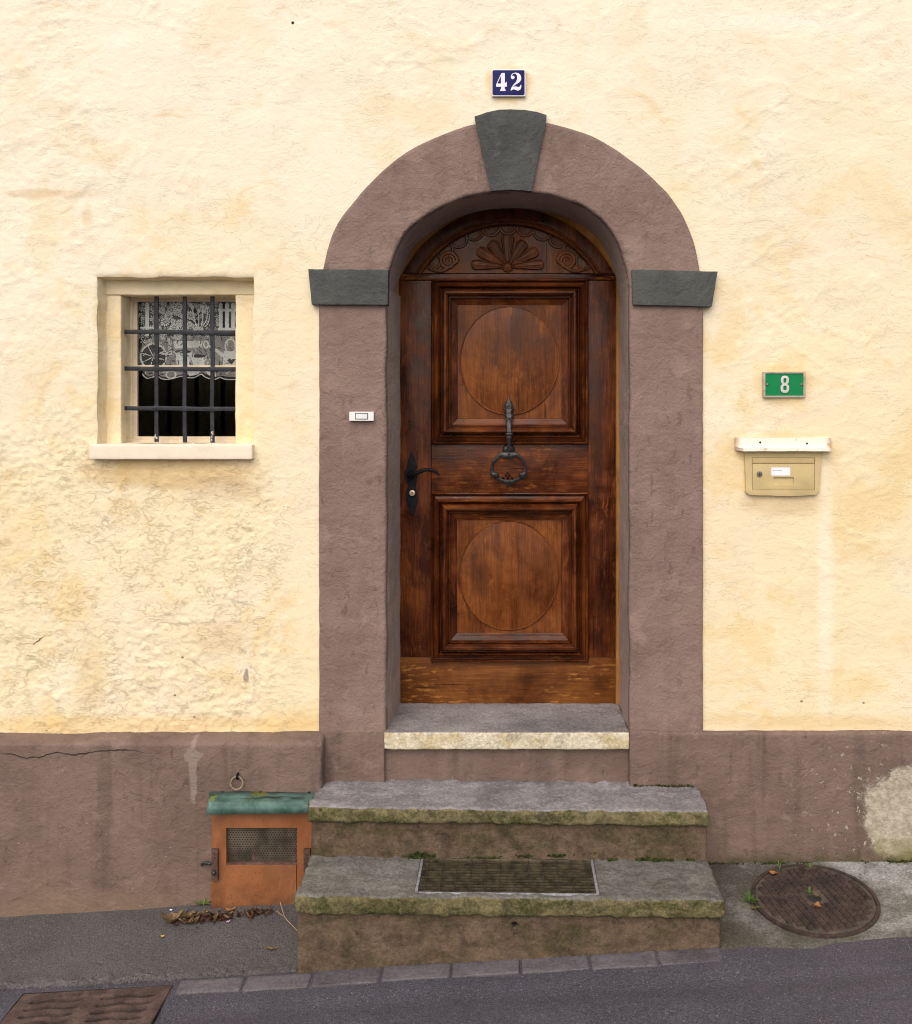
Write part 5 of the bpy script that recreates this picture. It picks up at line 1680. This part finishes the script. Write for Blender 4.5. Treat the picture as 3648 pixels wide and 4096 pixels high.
for l in loops:
    for i in range(len(l)):
        a, b2 = i0 + i, i0 + (i + 1) % len(l)
        F.append((a, b2, b2 + n, a + n))
    i0 += len(l)
mesh_obj('grate', V, F, RUST2, dr, smooth=30)
mb = MB()
for i in range(13):
    x = xm - .13 + i * .0125 + (.02 if i > 6 else 0)
    mb.box(x, x + .007, DG['f0'] + .019, DG['f0'] + .031, ztop(x) - .003, ztop(x) + .0025)
mb.build('raised_marks', RUST2, dr)
mb = MB()
a0, a1, f0, f1 = DG['x0'], DG['x1'], DG['f0'], DG['f1']
BV = [(a0, -f0, zr(a0) + .0), (a1, -f0, zr(a1) + .0), (a1, -f1, zr(a1) + .0), (a0, -f1, zr(a0) + .0)]
mb.add(BV + [(x, y, -.55) for x, y, z in BV], [(0, 1, 5, 4), (1, 2, 6, 5), (2, 3, 7, 6), (3, 0, 4, 7), (4, 5, 6, 7)])
mb.build('gully_pit', DARKG, dr, smooth=0)
rim_ = MB()
for (p, q, r_, s_) in ((a0, a0 + .0035, f0, f1), (a1 - .0035, a1, f0, f1), (a0 + .0035, a1 - .0035, f0, f0 + .0035)):
    m2 = MB().box(p, q, r_, s_, -.03, -.002); m2.V = [(x, y, z + zr(x)) for x, y, z in m2.V]
    rim_.add(m2.V, m2.F)
rim_.build('seat_frame', RUST2, dr, smooth=0)

# ------------------------------------------------------------------ plants, leaves, litter
def leaf_mesh(c, L, wd, yaw, curl=.4, fold=.3, tiltx=.0, seed=0):
    nu, nv = 9, 5
    rnd_ = random.Random(seed)
    P = np.zeros((nu, nv, 3))
    for i in range(nu):
        s = i / (nu - 1)
        w = wd * (math.sin(math.pi * min(1, s * .94 + .05)) ** .75) * (1 + .18 * math.sin(s * 17 + seed))
        for j in range(nv):
            t = j / (nv - 1) * 2 - 1
            x = (s - .5) * L; y = t * w / 2
            z = curl * L * (s - .5) ** 2 * 2 + fold * abs(t) * w * .6 + .0015 * math.sin(9 * s + 5 * t + seed) + tiltx * x
            P[i, j] = (x, y, z)
    ca, sa = math.cos(yaw), math.sin(yaw)
    Q = P.copy(); Q[..., 0] = P[..., 0] * ca - P[..., 1] * sa; Q[..., 1] = P[..., 0] * sa + P[..., 1] * ca
    Q[..., 2] -= Q[..., 2].min() - .0008
    return Q + np.array(c)
def leaf(name, mat, c, L, wd, yaw, label, cat='leaf', group='fallen leaves', **k):
    P = leaf_mesh(c, L, wd, yaw, **k)
    o = fast_mesh(name, P.reshape(-1, 3), grid_faces(9, 5, False), mat, None, loc=tuple(c))
    tag(o, label, cat, group)
    return o
leaf('fallen_leaf', LEAFO, onapron(3092, 3508, .011), .036, .026, 2.7, 'orange leaf on the far left rim of the manhole cover', seed=1)
leaf('fallen_leaf', LEAFO, onapron(3270, 3645, .014), .034, .022, 1.2, 'orange curled leaf in front of the manhole lifting hole', seed=2, curl=.8)
leaf('fallen_leaf', LEAFB, onapron(3268, 3605, .014), .040, .018, 1.9, 'brown shrivelled leaf over the manhole lifting hole', seed=3, curl=.9, fold=.7)
leaf('fallen_leaf', LEAFO, onapron(3015, 3640, .004), .018, .014, .4, 'tiny orange leaf below the weed left of the manhole', seed=4)
leaf('fallen_leaf', LEAFB, onpave(690, 3698, .002), .085, .05, .5, 'large curled brown leaf at the left end of the litter', seed=5, curl=1.0, fold=.9)
leaf('fallen_leaf', LEAFB, onpave(770, 3682, .002), .085, .04, .2, 'flat pale brown leaf second from the left in the litter', seed=6, curl=.5, fold=.8)
leaf('fallen_leaf', LEAFO, onpave(918, 3648, .003), .045, .022, .1, 'rust red leaf against the foot of the orange hatch', seed=7, curl=.5)
leaf('fallen_leaf', LEAFB, onpave(1085, 3800, .002), .05, .014, -.1, 'thin brown leaf lying on the pavement beside the steps', seed=8)
leaf('fallen_leaf', LEAFO, onroad(905, 3950, .010), .035, .011, .15, 'small orange leaf on the road at the kerb setts', seed=9)
pl_ = W(1016, 3420, .1085)
o = MB().prism([(pl_.x + a * .0085, pl_.z + b2 * .020) for a, b2 in ((0, 1), (.8, .35), (1, -.1), (.5, -1), (-.4, -1), (-1, -.2), (-.7, .4))], .1085, .1105).build('fallen_leaf', HINGE)
tag(o, 'rusty leaf caught on the mesh vent of the hatch', 'leaf', 'fallen leaves')
for col, px, py, s_, lab in (('white', 683, 3645, .013, 'white petal at the foot of the left plinth'), ('yellow', 830, 3651, .014, 'yellow petal just left of the orange hatch foot'), ('red', 817, 3668, .013, 'dark red petal at the back of the leaf litter'),
                             ('pink', 912, 3692, .016, 'pale pink petal at the front of the leaf litter'), ('yellow', 650, 3750, .017, 'yellow petal alone on the open pavement'), ('red', 684, 3931, .020, 'bright red petal at the corner of the drain grate'),
                             ('white', 868, 3946, .008, 'tiny white petal on the setts near the drain')):
    g = onpave(px, py, .002) if py < 3900 else onroad(px, py, .012)
    leaf('petal', PETAL[col], g, s_, s_ * .7, px * .7, lab, 'petal', 'fallen petals', seed=px)
# crumbled leaf litter and grit
def scatter(name, mat, n, gen, smin, smax, label, cat, seed):
    rnd_ = random.Random(seed); V, F = [], []
    for _ in range(n):
        c = gen(rnd_)
        if c is None: continue
        s_ = rnd_.uniform(smin, smax)
        P = leaf_mesh(c, s_, s_ * rnd_.uniform(.3, .7), rnd_.uniform(0, 6.3), rnd_.uniform(0, 1.4), rnd_.uniform(0, .9), rnd_.uniform(-.8, .8), rnd_.randint(0, 999))[::4, ::2]
        k = len(V)
        V += [tuple(p) for p in P.reshape(-1, 3)]
        F += [tuple(int(i) + k for i in q) for q in grid_faces(3, 3)]
    o = mesh_obj(name, V, F, mat, None, smooth=60)
    return tag(o, label, cat, kind='stuff')
CL = [(random.Random(77 + i).random(), random.Random(177 + i).uniform(.4, 1)) for i in range(30)]
def lit(r):
    c, w = r.choice(CL)
    if r.random() > w: return None
    t = min(1.06, max(-.03, c + r.gauss(0, .035))); px = 700 + 390 * t
    return onpave(px, 3690 - 36 * t + r.gauss(0, 6 + 4 * w), abs(r.gauss(0, .003)))
scatter('leaf_litter', LEAFD, 340, lit, .006, .024, 'drift of crumbled brown leaves in front of the orange hatch', 'litter', 5)
scatter('leaf_scraps', LEAFB, 60, lit, .012, .040, 'paler torn leaf scraps mixed through the litter drift', 'litter', 6)
def lit2(r):
    px = 3440 + r.gauss(0, 26); return onroad(px, 3778 + r.gauss(0, 5), r.uniform(.006, .014))
scatter('road_litter', LEAFD, 60, lit2, .008, .02, 'small dark clump of litter on the road edge at right', 'litter', 8)
def lit3(r):
    return onpave(r.uniform(0, 1180), 3655 + r.expovariate(1 / 45), .001) if r.random() < .5 else onapron(r.uniform(2900, 3640), r.uniform(3455, 3740), .001)
scatter('grit', LEAFB, 130, lit3, .003, .008, 'scattered grit and leaf crumbs on the pavement', 'grit', 9)
def crumbs(n, seed):
    r = random.Random(seed); mb = MB()
    for _ in range(n):
        x = r.uniform(-1.78, -.735)
        e = .521 + float(fbm(np.array([x / .05]), np.array([0.]), np.array([0.]), 4, 21)[0]) * .012
        f = e + r.gauss(.002, .007); q_ = r.uniform(.0012, .0042)
        z = float(pave_z(np.array([[x]]), np.array([[min(f, e - .004)]]))[0, 0]) - max(0, f - e) * .5
        mb.ball((x, -f, z), q_ * r.uniform(.8, 1.4), q_, q_ * r.uniform(.6, 1.1), 5, 4)
    return tag(mb.build('asphalt_crumbs', PAVE, None, smooth=0), 'loose asphalt crumbs along the broken pavement edge', 'gravel', kind='stuff')
crumbs(520, 12)
# weeds
def blades(name, base, specs, mat, label, cat, group=None):
    th = thing(name, label, cat, tuple(base), group)
    for (az, L, w, lean, bend) in specs:
        L, w = L * .8, w * .85
        n = 8; V = []
        for i in range(n + 1):
            s = i / n
            r = L * (s * math.sin(lean) + bend * s * s)
            z = L * (s * math.cos(lean) - bend * .5 * s * s)
            ww = w * (math.sin(math.pi * (s * .9 + .08)) ** .8)
            d = Vector((math.cos(az), math.sin(az), 0)); q = Vector((-math.sin(az), math.cos(az), 0))
            for t in (-1, 0, 1):
                p = Vector(base) + d * r + q * ww * t / 2 + Vector((0, 0, z + abs(t) * ww * .25))
                V.append(tuple(p))
        mesh_obj('leaf', V, [tuple(int(i) for i in f) for f in grid_faces(n + 1, 3)], mat, th, smooth=60)
    return th
b0 = onapron(2996, 3612, .002)
blades('weed', b0, [(1.2, .055, .012, .1, .2), (2.2, .045, .011, .3, .3), (-.2, .042, .010, .9, .4), (-.7, .036, .009, 1.1, .3), (3.3, .034, .008, .9, .4), (.6, .040, .009, .6, .4), (1.7, .062, .012, .05, .1), (-1.3, .035, .009, .9, .4), (2.7, .040, .009, .6, .3), (.1, .030, .008, .4, .5)], WEED, 'leafy green weed growing at the left edge of the manhole', 'plant')
blades('weed', onapron(3000, 3640, .002), [(3.0, .075, .006, .8, .3), (2.5, .06, .005, .6, .3), (-.3, .05, .01, 1.0, .3)], GRASS, 'thin dull grass blades in front of the leafy weed', 'plant')
blades('weed', onapron(3238, 3585, .010), [(1.3, .034, .011, .1, .3), (2.8, .022, .010, .7, .5), (-.3, .020, .008, .6, .5)], WEED, 'tiny seedling sprouting from the manhole lifting hole', 'plant')
blades('weed', onapron(3118, 3482, .002), [(1.9, .06, .004, .15, .1), (.9, .04, .004, .3, .3)], GRASS, 'single grass blade behind the manhole against the plinth', 'plant')
blades('weed', onapron(3240, 3478, .002), [(1.5, .03, .008, .3, .3), (.3, .03, .007, .6, .3), (2.6, .03, .007, .6, .3)], GRASS, 'small green sprig at the back of the manhole cover', 'plant')
blades('weed', onpave(815, 3622, .002), [(a, l, .008, ln, .35) for a, l, ln in ((.2, .06, .9), (.9, .05, .6), (1.8, .055, .4), (2.6, .06, .8), (3.1, .05, 1.0), (-.4, .04, 1.0), (1.3, .06, .2), (-2.7, .05, 1.0))], GRASS, 'grass tuft in the corner between plinth and orange hatch', 'plant')
# straw stalk
st = catmull([tuple(onpave(1120, 3655, .045)), tuple(onpave(1140, 3690, .02)), tuple(onpave(1165, 3710, .012)), tuple(onpave(1188, 3735, .012))], 6)
mb = MB().tube([tuple(p) for p in st], .0014, 5)
a_ = onpave(1105, 3675, .03); mb.tube([tuple(a_), tuple(onpave(1140, 3690, .02))], .001, 5)
tag(mb.build('straw', TWIG), 'dry forked straw stalk leaning at the left foot of the steps', 'stalk')
# moss cushions in the joints of the steps
def moss(name, n, gen, label, seed, r0=.002, r1=.006):
    rnd_ = random.Random(seed); mb = MB()
    for _ in range(n):
        c = gen(rnd_); r_ = rnd_.uniform(r0, r1)
        mb.ball((c[0], c[1], c[2]), r_ * rnd_.uniform(.8, 1.6), r_, r_ * rnd_.uniform(.7, 1.3), 5, 4)
    return tag(mb.build(name, MOSS, None, smooth=80), label, 'moss', kind='stuff')
def patchy(x, sc, sd): return float(fbm(np.array([x / sc]), np.array([0.]), np.array([0.]), 3, sd)[0])
def spread(lo, hi, sc, sd, r):
    for _ in range(20):
        x = r.uniform(lo, hi)
        if patchy(x, sc, sd) > r.uniform(-.25, .35): return x
    return x
def mo1(r):
    x = spread(.34, .70, .05, 301, r); return (x, -.250 - abs(r.gauss(0, .005)), .199 + tz(x) + abs(r.gauss(0, .004)))
moss('moss', 330, mo1, 'dark moss in the joint behind the right half of the lower step', 3, .0015, .0045)
def mo2(r):
    x = r.gauss(-.33, .025); return (x, -.250 - abs(r.gauss(0, .004)), .203 + abs(r.gauss(0, .010)))
moss('moss', 150, mo2, 'moss cushion at the back left corner of the step grating', 4, .0015, .0045)
def mo3(r):
    x = spread(-.30, .33, .06, 302, r); return (x, -.249 - abs(r.gauss(0, .001)), .206 + .006 * math.sin(x * 9) + .012 * max(0, (x - .2) / .13) + r.gauss(0, .002))
moss('moss', 330, mo3, 'black moss line along the riser behind the step grating', 5, .0015, .004)
def mo4(r):
    x = spread(.76, 1.62, .07, 303, r); return (x, -.033 - abs(r.gauss(0, .005)), apz(x, .04) + abs(r.gauss(0, .003)) - .001)
moss('moss', 420, mo4, 'thin moss along the foot of the right plinth', 6, .001, .0035)
def mo5(r):
    x = spread(.50, .745, .05, 304, r); return (x, -.034 - abs(r.gauss(0, .003)), .395 + tz(x) + abs(r.gauss(0, .003)))
moss('moss', 160, mo5, 'moss along the back right corner of the upper step', 7, .001, .003)
